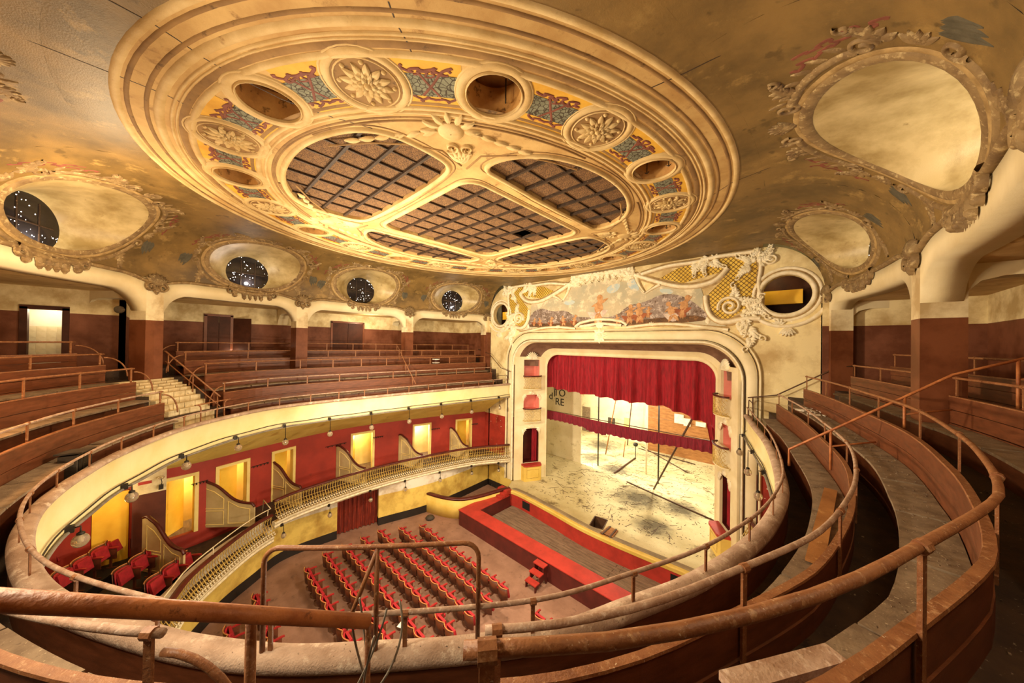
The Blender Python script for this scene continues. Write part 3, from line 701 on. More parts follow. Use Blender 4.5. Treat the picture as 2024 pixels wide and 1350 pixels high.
for h in HOLES:
    f = inst(PH, (h[0], h[1], 0), math.atan2(h[1]-CY, h[0]), CEIL)
    for o in (PHW, PHL, PHR):
        c = inst(o, (h[0], h[1], 0), math.atan2(h[1]-CY, h[0]), CEIL)
for k in range(10):
    t = math.radians(-90+36*k); p = (5.66*math.cos(t), CY+6.46*math.sin(t), 0); rz = math.atan2(p[1]-CY, p[0])
    for o in (ROF, ROG, ROL): inst(o, p, rz, CEIL)
for k in range(20):
    t = math.radians(-90+9+18*k); p = np.array((5.66*math.cos(t), CY+6.46*math.sin(t))); tg = np.array((-5.66*math.sin(t), 6.46*math.cos(t))); tg /= np.linalg.norm(tg); rd = np.array((tg[1], -tg[0]))
    def Mf(a, b, h, p=p, tg=tg, rd=rd): q = p+tg*a+rd*b; return (q[0], q[1], ZC-.006-h)
    mb = MB(); mb.add([Mf(x, y, .003) for x, y in ((-.46, -.21), (.46, -.21), (.42, .2), (-.42, .2))], [(0, 1, 2, 3)]); mb.build('frieze_net', 'net', CEIL)
    mb = MB()
    squiggle(mb, Mf, (-.36, .27), (.36, .27), .075, 3.2, .05, .008, k); squiggle(mb, Mf, (-.2, .2), (.24, .22), .06, 2.2, .04, .008, k+9); squiggle(mb, Mf, (-.3, -.27), (.32, -.27), .06, 3, .045, .008, k+5)
    strip(mb, Mf, [(-.16, .24), (-.03, .02), (.12, -.2)], .05, .008); strip(mb, Mf, [(.17, .24), (.03, .02), (-.14, -.2)], .05, .009)
    mb.build('frieze_ribbon', 'ribbon', CEIL)
# lattice panels
def spans(P, axis, v):
    xs = []
    for i in range(len(P)):
        a, b = P[i], P[(i+1) % len(P)]
        if (a[axis]-v)*(b[axis]-v) < 0: t = (v-a[axis])/(b[axis]-a[axis]); xs.append(a[1-axis]+t*(b[1-axis]-a[1-axis]))
    xs.sort(); return [(xs[i], xs[i+1]) for i in range(0, len(xs)-1, 2)]
mb = MB(); mb.box(-.30, .30, -.315, .315, 0, .05); TILE = mb.build('ceiling_tile', 'tile_brown', CEIL)
first = True
for P in PANELS:
    xs = [p[0] for p in P]; ys = [p[1] for p in P]; x0, x1, y0, y1 = min(xs), max(xs), min(ys), max(ys)
    ny = max(2, round((y1-y0)/.66)); nx = max(2, round((x1-x0)/.63)); sx, sy = (x1-x0)/nx, (y1-y0)/ny
    for j in range(ny):
        for i in range(nx):
            cx, cy = x0+(i+.5)*sx, y0+(j+.5)*sy
            if abs(cx-.5) < .4 and abs(cy-8.9) < .33: continue
            o = TILE if first else TILE.copy()
            if not first: col.objects.link(o)
            first = False; o.location = (cx, cy, ZC+.10+RND.uniform(-.012, .012)); o.scale = (sx/.64, sy/.67, 1); o.rotation_euler = (RND.uniform(-.02, .02), RND.uniform(-.02, .02), 0); o.parent = CEIL
    for j in range(1, ny):
        for a, b in spans(P, 1, y0+j*sy):
            mb = MB(); mb.box(a, b, y0+j*sy-.032, y0+j*sy+.032, ZC+.03, ZC+.1); mb.build('lattice_bar', 'bar_dark', CEIL)
    for i in range(1, nx):
        for a, b in spans(P, 0, x0+i*sx):
            mb = MB(); mb.box(x0+i*sx-.015, x0+i*sx+.015, a, b, ZC+.06, ZC+.1); mb.build('lattice_bar', 'bar_dark', CEIL)
    c = np.mean(P, axis=0); E = [tuple(c+(np.array(p)-c)*(1+.07/np.linalg.norm(np.array(p)-c))) for p in P]
    mb = MB(); strip(mb, Mc, E, .12, .05, True); mb.build('panel_frame', 'ceil_light', CEIL, True)
    E = [tuple(c+(np.array(p)-c)*(1+.22/np.linalg.norm(np.array(p)-c))) for p in P]
    mb = MB(); strip(mb, Mc, E, .035, .012, True); mb.build('panel_line', 'ceil_dark', CEIL, True)
# spandrel ornaments between the panels
for sx in (-1, 1):
    for sy in (-1, 1):
        def Ms(a, b, h, sx=sx, sy=sy): return (sx*a, CY+sy*b, ZC-h)
        mb = MB(); b0 = (2.72, 2.95)
        fan(mb, Ms, b0, 20, 78, 5, .5, .16, .06); knob(mb, Ms, (3.35, 3.72), .24, .05, 14); fan(mb, Ms, (3.35, 3.72), -40, 130, 7, .3, .13, .06, .25)
        for u in range(6):
            leaf(mb, Ms, (3.6+.07*u, 3.55-.27*u), -70+5*u, .3, .13, .05); leaf(mb, Ms, (3.2-.27*u, 3.95+.16*u), 165-6*u, .3, .13, .05)
        strip(mb, Ms, spiral((3.0, 3.45), .16, .03, 200, 1.2), .05, .05); strip(mb, Ms, spiral((3.2, 3.2), .16, .03, 250, -1.2), .05, .05)
        mb.build('spandrel_ornament', 'ceil_light', CEIL, True)
        mb = MB(); strip(mb, Ms, [(2.6, 2.75), (3.2, 2.85), (3.75, 2.4), (4.15, 1.75), (4.4, 1.1)], .05, .02); strip(mb, Ms, [(2.6, 2.9), (2.75, 3.5), (2.45, 4.05), (1.9, 4.6), (1.2, 5.1)], .05, .02)
        strip(mb, Ms, arc((0, 0), 4.9, 5.63, 14, 74, 20), .05, .02); mb.build('spandrel_line', 'ceil_dark', CEIL, True)
# cracks in the plaster
mb = MB()
for pts in ([(215, 0), (300, 45), (345, 75), (400, 112), (470, 152), (560, 195), (640, 225), (735, 255)], [(770, 0), (785, 45), (806, 85), (819, 118)], [(10, 60), (180, 128), (330, 190), (420, 235)], [(1480, 85), (1420, 110), (1350, 145), (1290, 175)],
            [(1530, 330), (1450, 362), (1390, 398), (1340, 408)]):
    strip(mb, Mc, [tuple(atz(x+RND.uniform(-3, 3), y+RND.uniform(-3, 3), ZC)[:2]) for x, y in pts], .02, .004)
mb.build('plaster_crack', 'bar_dark', CEIL)
# ---------------------------------------------------------------- cove with funnel windows
HZ = ZC-ZB
def prof_len(s): D = Dcove(s); return PI/2*math.sqrt((D*D+HZ*HZ)/2)
BL = 3.25
def Mv(s, b, h=0.0):
    s = min(max(s, 0.0), ARC.L); D = Dcove(s); f = min(max(b/BL, 0), 1)*PI/2
    n = ARC.nr(s); nx, nz = math.cos(f)/D, math.sin(f)/HZ; L = math.hypot(nx, nz); nx /= L; nz /= L
    p = ARC.pt(s)-n*(D*(1-math.cos(f)))-n*nx*h
    return (p[0], p[1], ZB+HZ*math.sin(f)-nz*h)
def Mo(s, b, h=0.0): return Mv(s, b, h*.42)
COLS = [ARC.near(-9.7, 10), ARC.near(-9.45, 4.3), ARC.near(-8.0, -.33), ARC.near(-3.2, -3.1), ARC.near(3.2, -3.1), ARC.near(8.0, -.33), ARC.near(9.45, 4.3), ARC.near(9.7, 10)]
BAYS = list(zip([0.0]+COLS, COLS+[ARC.L]))
OC_PX = {0: (903, 588), 1: (727, 566), 2: (512, 523), 3: (160, 422), 7: (1797, 252), 8: (1652, 470)}
OCW = {}
for k, (a, b) in enumerate(BAYS):
    s0, b0 = (a+b)/2, 1.35
    if k in OC_PX:
        best = None
        for s in np.linspace(a+1.2, b-1.2, 60):
            for bb in np.linspace(.8, 2.2, 40):
                q = proj(Mv(s, bb))
                if q[2] < .3: continue
                e = (q[0]-OC_PX[k][0])**2+(q[1]-OC_PX[k][1])**2
                if best is None or e < best[0]: best = (e, s, bb)
        s0, b0 = best[1], best[2]
    OCW[k] = (s0, b0)
for k, (a, b) in enumerate(BAYS):
    s0, b0 = OCW[k]; ra, rb = 1.6, 1.14; b0 = max(b0, 1.22)
    blank = k == 4
    cor = [math.atan2(y-b0, x-s0) for x in (a, b) for y in (0, BL)]
    angs = sorted(set([round(-PI+2*PI*i/64, 5) for i in range(64)]+[round(c, 5) for c in cor]))
    mb = MB(); loops = []
    for t in angs:
        ct, st = math.cos(t), math.sin(t)
        r = min([(x-s0)/ct for x in (a, b) if (x-s0)*ct > 1e-6]+[(y-b0)/st for y in (0, BL) if (y-b0)*st > 1e-6])
        th = math.atan2(st/rb, ct/ra); pin = np.array((s0+ra*math.cos(th), b0+rb*math.sin(th))) if not blank else np.array((s0, b0))
        pout = np.array((s0+r*ct, b0+r*st))
        loops.append([Mv(*(pin*(1-u)+pout*u)) for u in np.linspace(0, 1, 12)])
    mb.skin(loops, False, True, False); COVE = struct(mb, 'ceiling_cove', 'cove', True)
    def E(rho, deg): return (s0+ra*rho*math.cos(math.radians(deg)), b0+rb*rho*math.sin(math.radians(deg)))
    sg = 1
    if not blank:
        # funnel and round window
        t = ARC.tg(s0); n = ARC.nr(s0); cw = ARC.at(s0, .42, 12.82); rw = .76
        mb = MB(); L0 = [np.array(Mv(*E(1, d))) for d in range(0, 360, 8)]
        L1 = [cw+np.array((t[0]*rw*math.cos(math.radians(d)), t[1]*rw*math.cos(math.radians(d)), rw*.95*math.sin(math.radians(d)))) for d in range(0, 360, 8)]
        mb.skin([[p*(1-u)+q*u for p, q in zip(L0, L1)] for u in (0, .2, .4, .6, .8, 1)], True, False, False)
        mb.build('window_funnel', 'funnel', COVE, True)
        if k in (0, 2, 3, 7, 8): light('POINT', tuple(cw-np.array((n[0], n[1], 0))*.14+np.array((0, 0, -.4))), {0: 9, 2: 15, 3: 18, 7: 34, 8: 9}[k], (1, .93, .82), .08)
        mb = MB(); mb.add(L1, [tuple(range(len(L1)))]); mb.build('window_pane', 'oculus_glass', COVE)
        mb = MB()
        for j in (-.25, .25): mb.bar(cw+np.array((t[0]*j, t[1]*j, -.55)), cw+np.array((t[0]*j, t[1]*j, .55)), .03, .03, (n[0], n[1], 0))
        mb.bar(cw-np.array((t[0]*.6, t[1]*.6, 0)), cw+np.array((t[0]*.6, t[1]*.6, 0)), .03); mb.build('window_bar', 'bar_dark', COVE)
    # moulded frame
    mb = MB(); strip(mb, Mo, [E(1.055, d) for d in range(0, 360, 8)], .17, .07, True); mb.build('oculus_frame', 'cove_relief', COVE, True)
    mb = MB(); strip(mb, Mo, [E(1.13, d) for d in range(0, 360, 8)], .10, .03, True); mb.build('oculus_frame', 'gold_relief', COVE, True)
    mb = MB()
    for d0, d1 in ((25, 70), (110, 155), (195, 250), (290, 345)): strip(mb, Mo, [E(1.22+.03*math.sin((d-d0)/(d1-d0)*PI), d) for d in np.linspace(d0, d1, 14)], .12, .08)
    for d, dr in ((22, 1), (158, -1), (73, -1), (107, 1), (192, 1), (348, -1)):
        c = E(1.25, d); strip(mb, Mo, spiral(c, .15, .03, d+90, 1.3*dr), .06, .08)
    fan(mb, Mo, E(1.2, 90), 30, 150, 7, .28, .12, .08); knob(mb, Mo, E(1.22, 90), .10, .09)
    for d, bd in ((60, -.8), (120, .8), (15, .8), (165, -.8), (215, .8), (325, -.8)): acanthus(mb, Mo, E(1.26, d), d, .46, .26, .07, bd, 4)
    fan(mb, Mo, E(1.2, 178), 130, 225, 5, .24, .11, .07); fan(mb, Mo, E(1.2, 2), -45, 50, 5, .24, .11, .07)
    for d in np.linspace(28, 67, 6): leaf(mb, Mo, E(1.28, d), d+40, .22, .09, .05)
    for d in np.linspace(113, 152, 6): leaf(mb, Mo, E(1.28, d), d-40, .22, .09, .05)
    mb.build('oculus_cartouche', 'cove_relief', COVE, True)
    # hanging cartouche below, over the white band
    def Mbd(a_, b_, h): p = ARC.at(min(max(a_, 0), ARC.L), -h-.02, b_); return tuple(p)
    mb = MB()
    for x, r in ((-.62, .11), (-.3, .09), (-.1, .07), (.1, .07), (.3, .09), (.62, .11)):
        leaf(mb, Mbd, (s0+x, 12.06), -90, .42 if abs(x) < .5 else .34, r*2, .1); knob(mb, Mbd, (s0+x, 11.74 if abs(x) < .5 else 11.8), r*.8, .1, 8)
    strip(mb, Mbd, [(s0-.85, 12.1), (s0-.5, 11.98), (s0, 11.92), (s0+.5, 11.98), (s0+.85, 12.1)], .16, .1)
    for x, dr in ((-.75, 1), (.75, -1)): strip(mb, Mbd, spiral((s0+x, 11.95), .13, .03, 90, 1.2*dr), .06, .1)
    mb.build('hanging_cartouche', 'cove_relief', COVE, True)
    # painted ribbons and feathers
    mb = MB()
    for d0, d1, sd in ((40, 20, 1), (140, 160, 3)):
        squiggle(mb, Mv, E(1.52, d0), E(1.48, d1-10 if d0 < 90 else d1+10), .07, 3.5, .055, .006, sd+k)
        squiggle(mb, Mv, E(1.44, d0+8 if d0 < 90 else d0-8), E(1.42, d0-12 if d0 < 90 else d0+12), .06, 2.5, .05, .006, sd+k+2)
    mb.build('painted_ribbon', 'ribbon', COVE)
    mb = MB()
    for d in (8, 172):
        for j in range(3): leaf(mb, Mv, E(1.34+.06*j, d-12*(1 if d < 90 else -1)), -105 if d > 90 else -75, .55-.08*j, .18, .012)
    mb.build('painted_feather', 'feather', COVE)
# cornice with drooping ornaments on the pillars
def zcorn(s):
    d = min([abs(s-c) for c in COLS]+[s+.01, ARC.L-s+.01]); return 12.05-.26*max(0, 1-d/1.0)**1.5
mb = MB(); ARC.sweep(mb, 0, ARC.L, lambda q: [(.02, zcorn(q)-.05), (-.05, zcorn(q)-.045), (-.09, zcorn(q)), (-.06, zcorn(q)+.05), (.02, zcorn(q)+.06)], .2); struct(mb, 'trim_3', 'cove_relief', True)
mat('pillar_paint', H('6f3420'), zones=[(0, H('7a472c')), (10.6, H('ecdfba'))], scale=1.2, rough=.45, bump=.1, spec=.35)
for i, c in enumerate([.22]+COLS+[ARC.L-.22]):
    near_cam = i == 6
    hw = .25
    if not near_cam:
        mb = MB(); ARC.sweep(mb, c-hw, c+hw, [(0, 7.9), (0, 12.0), (.55, 12.0), (.55, 7.9)], .25); P_ = struct(mb, 'pillar', 'pillar_paint')
        mb = MB(); loops = []
        out = [(.5, 11.6), (.5, 10.8), (.56, 11.08), (.7, 11.25), (.95, 11.32), (1.7, 11.32), (1.95, 11.25), (2.1, 11.08), (2.2, 10.8), (2.2, 11.6)]
        mb.skin([[ARC.at(c+k*.2, o, z) for o, z in out] for k in (-1, 1)], True, False, True); mb.build('cross_arch', 'band', P_)
        mb = MB()
        def Mb(a_, b_, h): return tuple(ARC.at(min(max(c+a_, 0), ARC.L), -h-.03, b_))
        for x, dr in ((-.17, 1), (.17, -1)): strip(mb, Mb, spiral((x, 11.72), .15, .03, 90, 1.4*dr), .08, .1); leaf(mb, Mb, (x*.6, 11.78), 90+x*250, .42, .18, .12)
        fan(mb, Mb, (0, 11.8), 35, 145, 7, .38, .13, .12); knob(mb, Mb, (0, 11.62), .10, .1); leaf(mb, Mb, (0, 11.75), -90, .28, .14, .1)
        mb.build('pillar_ornament', 'cove_relief', P_, True)
# white band with arched openings
ends = [0.0]+COLS+[ARC.L]
mb = MB()
for a, b in zip(ends[:-1], ends[1:]):
    def sec(q):
        u = min(q-a, b-q)-.25; r = .8; u = max(u, 0); z = 11.55 if u >= r else 11.55-r+math.sqrt(max(0, r*r-(r-u)**2))
        return [(0, z), (0, 12.02), (.5, 12.02), (.5, z)]
    ARC.sweep(mb, a, b, sec, .1)
struct(mb, 'wall_arcade', 'band', True)
mb = MB(); ARC.sweep(mb, 0, ARC.L, [(.35, 11.56), (.35, 11.66), (4.2, 11.66), (4.2, 11.56)], .6); struct(mb, 'ceiling_gallery', 'ceil')
# gallery outer walls
mat('gallery_wall', H('6f3420'), zones=[(0, H('7a4a34')), (10.77, H('e8d7a8'))], scale=1.1, rough=.55, bump=.15, spec=.22)
GX = 11.8
mb = MB(); mb.box(-GX-.2, -GX, -1.2, YP+.2, 6, 11.7); struct(mb, 'wall_left', 'gallery_wall')
mb = MB(); mb.box(GX, GX+.2, -7, YP+.2, 6, 11.7); struct(mb, 'wall_right', 'gallery_wall')
mb = MB(); mb.box(-GX, GX+.2, -7.2, -7, 6, 11.7); struct(mb, 'wall_rear', 'gallery_wall')
LOWW = []
for sgn in (-1, 1):
    mb = MB(); x0, x1 = sorted((sgn*8.45, sgn*(GX+.2))); mb.box(x0, x1, YP, YP+.2, 6.4, 11.7); x0, x1 = sorted((sgn*8.48, sgn*9.05)); mb.box(x0, x1, YP-.3, YP, 6.8, 11.9); wl = MB(); wl.box(*sorted((sgn*8.45, sgn*(GX+.2))), YP, YP+.2, 0, 6.4); LOWW.append(wl); struct(mb, 'wall_end', 'gallery_wall')
CX = -9.4
def atx(x, y, X): v = ray(x, y); return CAM+v*(X-CAM[0])/v[0]
ya, yb = atx(46, 650, CX)[1], atx(130, 650, CX)[1]; zt = atx(88, 612, CX)[2]
mb = MB()
mb.box(CX-.15, CX, -7, ya, 6, 11.7); mb.box(CX-.15, CX, yb, -1.05, 6, 11.7); mb.box(CX-.15, CX, ya, yb, zt, 11.7); mb.box(-GX, CX, -1.2, -1.05, 6, 11.7); struct(mb, 'wall_closet', 'gallery_wall')
mb = MB()
for y in (ya, yb): mb.box(CX-.17, CX+.05, y-.07, y+.07, 8.6, zt+.07)
mb.box(CX-.17, CX+.05, ya-.07, yb+.07, zt, zt+.12); struct(mb, 'door_7', 'door_brown')
mb = MB(); mb.box(CX-1.5, CX-1.4, ya-1.2, yb+1.2, 6, 11.7); tw = struct(mb, 'wall_tiled', 'white_wall')
mb = MB(); mb.box(0, .012, -.098, .098, -.098, .098); tl = mb.build('wall_tile', 'tiles', tw)
k = 0
for i in range(12):
    for j in range(8):
        o = tl if k == 0 else tl.copy()
        if k: col.objects.link(o)
        k += 1; o.location = (CX-1.4, ya-.9+.2*i, 8.85+.2*j); o.parent = tw
light('POINT', (CX-.8, (ya+yb)/2, 10.9), 40, PALE, .15)
# doors and lamp on the gallery walls
def wall_door(px0, px1, ztop, i, lit=False):
    y0, y1 = atx(px0, 650, -GX)[1], atx(px1, 650, -GX)[1]; mb = MB(); m_ = (y0+y1)/2
    for a, b in ((y0, m_-.01), (m_+.01, y1)): mb.box(-GX, -GX+.05, a, b, 8.7, ztop)
    d = struct(mb, 'door_%d' % i, 'door_brown')
    mb = MB()
    for y in (y0-.05, y1+.05): mb.box(-GX, -GX+.08, y-.05, y+.05, 8.7, ztop+.05)
    mb.box(-GX, -GX+.08, y0-.1, y1+.1, ztop, ztop+.09); mb.build('door_frame', 'brown_gloss', d)
wall_door(657, 716, 11.05, 8); wall_door(409, 455, 11.05, 9)
y0, y1 = atx(456, 650, -GX)[1], atx(497, 650, -GX)[1]
mb = MB(); mb.obox((-GX+.25, (y0+y1)/2, 9.85), (.22, (y1-y0)/2*.8, 0), (.02, -.01, 0), (0, 0, 1.15)); d = struct(mb, 'door_10', 'door_brown')
light('POINT', (-GX+.35, y0+.02, 9.4), 12, (1, .75, .5), .05)
p = atx(236, 612, CX); mb = MB(); mb.lathe([(.02, 0), (.13, .0), (.13, .03), (.11, .07), (.06, .10), (.01, .11)], p, 16, (1, 0, 0))
tag(mb.build('wall_lamp', 'globe', None, True), 'small oval glass bulkhead lamp on the rear closet wall', 'lamp')
# ---------------------------------------------------------------- proscenium wall
def Mw(a, b, h): return (a, YP-h, b)
def W(x, y): q = aty(x, y, YP); return (q[0], q[2])
def archpts(w_, top, r, z0=0.0, n=10):
    P = [(w_, z0)] + arc((w_-r, top-r), r, r, 0, 90, n) + arc((-w_+r, top-r), r, r, 90, 180, n) + [(-w_, z0)]
    return P
outl = [(-8.55, 0), (-8.55, 12.0)] + [(-8.55+1.75*(1-math.cos(t)), 12+HZ*math.sin(t)) for t in np.linspace(.1, PI/2, 12)]
outl += [(-x, z) for x, z in outl[::-1]]
loop = outl + archpts(6.2, 10.17, 1.55)
OCX, OCZ, OCR = 7.5, 12.0, .72
mb = MB()
mb.poly([loop, arc((-OCX, OCZ), OCR, OCR, 0, 350, 36), arc((OCX, OCZ), OCR, OCR, 0, 350, 36)], lambda a, b: (a, YP, b))
mb.poly([loop, arc((-OCX, OCZ), OCR, OCR, 0, 350, 36), arc((OCX, OCZ), OCR, OCR, 0, 350, 36)], lambda a, b: (a, YP+.3, b))
for s_ in (-1, 1):
    c = arc((s_*OCX, OCZ), OCR, OCR, 0, 350, 36); mb.skin([[(x, YP, z) for x, z in c], [(x, YP+.3, z) for x, z in c]], True, False, False)
mat('prosc_wall', H('e6d3a4'), zones=[(-1, H('231a14')), (.42, H('e3c564')), (1.62, H('e9e1cf')), (2.3, H('a5301f')), (5.07, H('ead9a6'))], scale=.7, rough=.7, bump=.2, c3=H('c9ab74'), c3t=.67, speck=(9, H('f6eed8'), .73))
PW = struct(mb, 'wall_proscenium', 'prosc_wall')
for wl in LOWW: struct(wl, 'wall_end_low', 'prosc_wall')
for i, (wv, tp, r, wd, h, m) in enumerate(((6.79, 10.80, 1.95, .10, .12, 'band'), (6.70, 10.71, 1.88, .03, .05, 'bar_dark'), (6.5, 10.48, 1.75, .36, .05, 'band'), (6.30, 10.28, 1.62, .03, .06, 'bar_dark'), (6.23, 10.20, 1.57, .10, .12, 'white_relief'))):
    mb = MB(); strip(mb, Mw, archpts(wv, tp, r, 1.0, 14), wd, h); mb.build('arch_moulding', m, PW, True)
# splayed reveal: upper loft, side walls with niches
A_ = archpts(6.2, 10.17, 1.55, 8.62, 12); A2 = archpts(6.08, 10.1, 1.55, 8.55, 12); B_ = archpts(5.42, 9.74, 1.25, 8.49, 12); C_ = archpts(5.1, 9.47, 1.0, 8.45, 12)
mb = MB(); mb.skin([[(a, YP, b) for a, b in A_], [(a, 15.95, b) for a, b in A2]], False, False, False); mb.skin([[(a, 17.3, b) for a, b in B_], [(a, 17.6, b) for a, b in C_]], False, False, False); RV = struct(mb, 'wall_reveal', 'band', True)
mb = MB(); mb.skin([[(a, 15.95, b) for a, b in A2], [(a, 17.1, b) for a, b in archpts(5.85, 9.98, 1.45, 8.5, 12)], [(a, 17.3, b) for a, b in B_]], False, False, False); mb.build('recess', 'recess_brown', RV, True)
def Mi(a, b, h): return (a, 17.6-h, b)
mb = MB(); strip(mb, Mi, archpts(5.02, 9.40, .95, 1.0, 12), .2, .08); strip(mb, Mi, archpts(5.25, 9.6, 1.1, 8.4, 12), .12, .1); mb.build('arch_moulding', 'band', PW, True)
NICHE = [(2.05, 4.35), (5.6, 6.6), (7.75, 8.95)]
for s_ in (-1, 1):
    C = Curve([(-6.06, YP+.02), (-4.96, 17.6)] if s_ < 0 else [(4.96, 17.6), (6.06, YP+.02)], 0); L = C.L; n0, n1 = L*.27, L*.78
    if s_ > 0: n0, n1 = L-n1, L-n0
    mb = MB(); wall_strip(mb, C, 0, L, 1.0, 9.15, -.12, .12, [(n0, n1, a, b) for a, b in NICHE]); wn = struct(mb, 'wall_niche', 'band')
    for j, (a, b) in enumerate(NICHE):
        mb = MB(); o0, o1 = -.12, -.85
        P = [C.at(q, o, 0) for q, o in ((n0, o0), (n0, o1), (n1, o1), (n1, o0))]
        mb.skin([[p+np.array((0, 0, a)) for p in P], [p+np.array((0, 0, b)) for p in P]], False, False, False)
        mb.add([p+np.array((0, 0, b)) for p in P], [(0, 1, 2, 3)]); mb.add([p+np.array((0, 0, a)) for p in P], [(0, 1, 2, 3)])
        mb.build('niche_lining', 'pink' if j else 'maroon', wn)
        def Mn(a_, b_, h, C=C): return tuple(C.at(a_, h, b_))
        nm = (n0+n1)/2; mb = MB()
        if j == 2: fan(mb, Mn, (nm, b+.05), 10, 170, 11, .48, .13, .14)
        else:
            fan(mb, Mn, (nm, b+.02), 30, 150, 5, .26, .12, .08)
            for e, dr in ((n0, 1), (n1, -1)): leaf(mb, Mn, (e, b), -90, .4, .16, .08); fan(mb, Mn, (e, b), -60 if dr > 0 else 180, 0 if dr > 0 else 240, 3, .25, .12, .07)
        mb.build('niche_crown', 'white_relief', wn, True)
        if j:
            side = 'pink niche facing the box doors side' if s_ > 0 else 'pink niche beside the box doors'
            t = thing('niche_balcony', ('upper' if j == 2 else 'lower')+' little lattice balcony of the '+side, 'balcony', C.at(nm, .2, a-.75))
            def bow(q, o): return .3+.12*math.sin((q-n0)/(n1-n0)*PI)+o
            def arcp(z, o, e=.06): return [C.at(q, bow(q, o)*min(1, (q-n0+e+.02)/.06)*min(1, (n1+e+.02-q)/.06), z) for q in np.linspace(n0-e, n1+e, 14)]
            mb = MB(); mb.skin([[p, p+np.array((0, 0, .05)), C.at(n0+(n1-n0)*i/13, 0, a-.70), C.at(n0+(n1-n0)*i/13, 0, a-.75)] for i, p in enumerate(arcp(a-.75, 0))], True, False, True); put(mb.build('slab', 'band'), t)
            mb = MB(); mb.tube(arcp(a+.12, 0), .045, 6); put(mb.build('top_rail', 'maroon', None, True), t)
            mb = MB(); mb.tube(arcp(a-.68, 0), .02, 6); put(mb.build('bottom_rail', 'gilt', None, True), t)
            g0, g1 = arcp(a-.68, 0), arcp(a+.1, 0); N_ = len(g0)
            mb = MB()
            for i in range(-3, N_+3):
                for dr in (1, -1):
                    pts = []
                    for u in np.linspace(0, 1, 6):
                        x = i+dr*u*4
                        if 0 <= x <= N_-1: k0 = int(x); k1 = min(N_-1, k0+1); f = x-k0; pts.append((g0[k0]*(1-f)+g0[k1]*f)*(1-u)+(g1[k0]*(1-f)+g1[k1]*f)*u)
                    if len(pts) > 1: mb.tube(pts, .009, 4)
            o = put(mb.build('lattice', 'gilt'), t); o['kind'] = 'stuff'
        else:
            t = thing('stage_box_front', 'yellow panelled front of the stage level niche '+('on the side of the box doors' if s_ < 0 else 'on the side of the leaning pole'), 'box front', C.at(nm, .3, 1.0))
            mb = MB(); P = [(n0-.1, .0), (n0-.04, .36), (n0+.1, .42), (n1-.1, .42), (n1+.04, .36), (n1+.1, 0)]
            mb.skin([[C.at(q, o, 1.0) for q, o in P], [C.at(q, o, 1.95) for q, o in P]], False, False, False); put(mb.build('panel', 'yellow'), t)
            mb = MB(); mb.skin([[C.at(q, o*1.12, 1.95) for q, o in P], [C.at(q, o*1.12, 2.06) for q, o in P]], True, False, True); put(mb.build('cap', 'red_paint'), t)
            def My(a_, b_, h, C=C): return tuple(C.at(a_, .42+h, b_))
            mb = MB(); strip(mb, My, [(n0+.16, 1.2), (n1-.16, 1.2), (n1-.16, 1.75), (n0+.16, 1.75)], .035, .015, True); put(mb.build('moulding', 'gilt'), t)
            mb = MB(); loops = [[C.at(n1-.05-.35*u if s_ < 0 else n0+.05+.35*u, -.3-.05*math.sin(u*20), z) for z in (2.06, 3.2, 4.3)] for u in np.linspace(0, 1, 20)]
            mb.skin(loops, False, False, False); tag(mb.build('niche_drape', 'velvet', None, True), 'red drape inside the stage level niche '+('by the box doors' if s_ < 0 else 'by the leaning pole'), 'drape')
# oculi in the wall
for s_ in (-1, 1):
    c = (s_*OCX, OCZ); mb = MB()
    strip(mb, Mw, arc(c, .80, .80, 0, 350, 40), .16, .10, True); strip(mb, Mw, arc(c, .97, .97, 0, 350, 40), .12, .05, True); mb.build('oculus_frame', 'white_relief', PW, True)
    mb = MB(); strip(mb, Mw, arc(c, .89, .89, 0, 350, 40), .07, .03, True); mb.build('oculus_frame', 'gold_relief', PW, True)
    mb = MB(); mb.box(s_*OCX-1.4, s_*OCX+1.4, YP+1.5, YP+1.6, 10.6, 13.4); mb.box(s_*OCX-1.4, s_*OCX+1.4, YP+.3, YP+1.6, 10.5, 10.6); o = mb.build('oculus_back', 'door_brown', PW)
    mb = MB(); x0 = s_*OCX; mb.box(x0-.9, x0+.25*s_+.2, YP+1.1, YP+1.48, 11.75, 12.3); mb.build('oculus_duct', 'yellow_lit', PW)
    light('POINT', (s_*OCX-.5, YP+.7, 12.9), 14, (1, .8, .4), .1)
# mural and lattice fields, traced on the right half and mirrored
mur = [(1190, 541), (1225, 540), (1255, 549), (1266, 572), (1275, 577), (1290, 567), (1304, 563), (1344, 570), (1385, 566), (1394, 597), (1415, 632), (1436, 645), (1344, 640), (1291, 640), (1237, 645), (1190, 645)]
R_ = [W(*p) for p in mur]; R_[0] = (0, R_[0][1]); R_[-1] = (0, R_[-1][1])
full = R_ + [(-x, z) for x, z in R_[-2:0:-1]]
mb = MB(); mb.poly([full], lambda a, b: (a, YP-.02, b)); MURAL = mb.build('mural_sky', 'sky_paint', PW)
mb = MB(); zb_ = R_[-1][1]
bush = [(x*.98, z) for x, z in ((-5.3, zb_+.1), (-4.8, zb_+1.0), (-4.0, zb_+1.25), (-3.2, zb_+.95), (-2.2, zb_+1.0), (-1.6, zb_+.6), (-.8, zb_+.5), (.9, zb_+.45), (1.5, zb_+1.0), (2.4, zb_+1.1), (3.2, zb_+1.45), (4.0, zb_+1.3), (4.6, zb_+.9), (5.3, zb_+.15), (3.6, zb_+.03), (0, zb_+.02), (-3.6, zb_+.03))]
mb.poly([chaikin(bush, 2)], lambda a, b: (a, YP-.026, b)); mb.build('mural_bushes', 'bush_paint', PW)
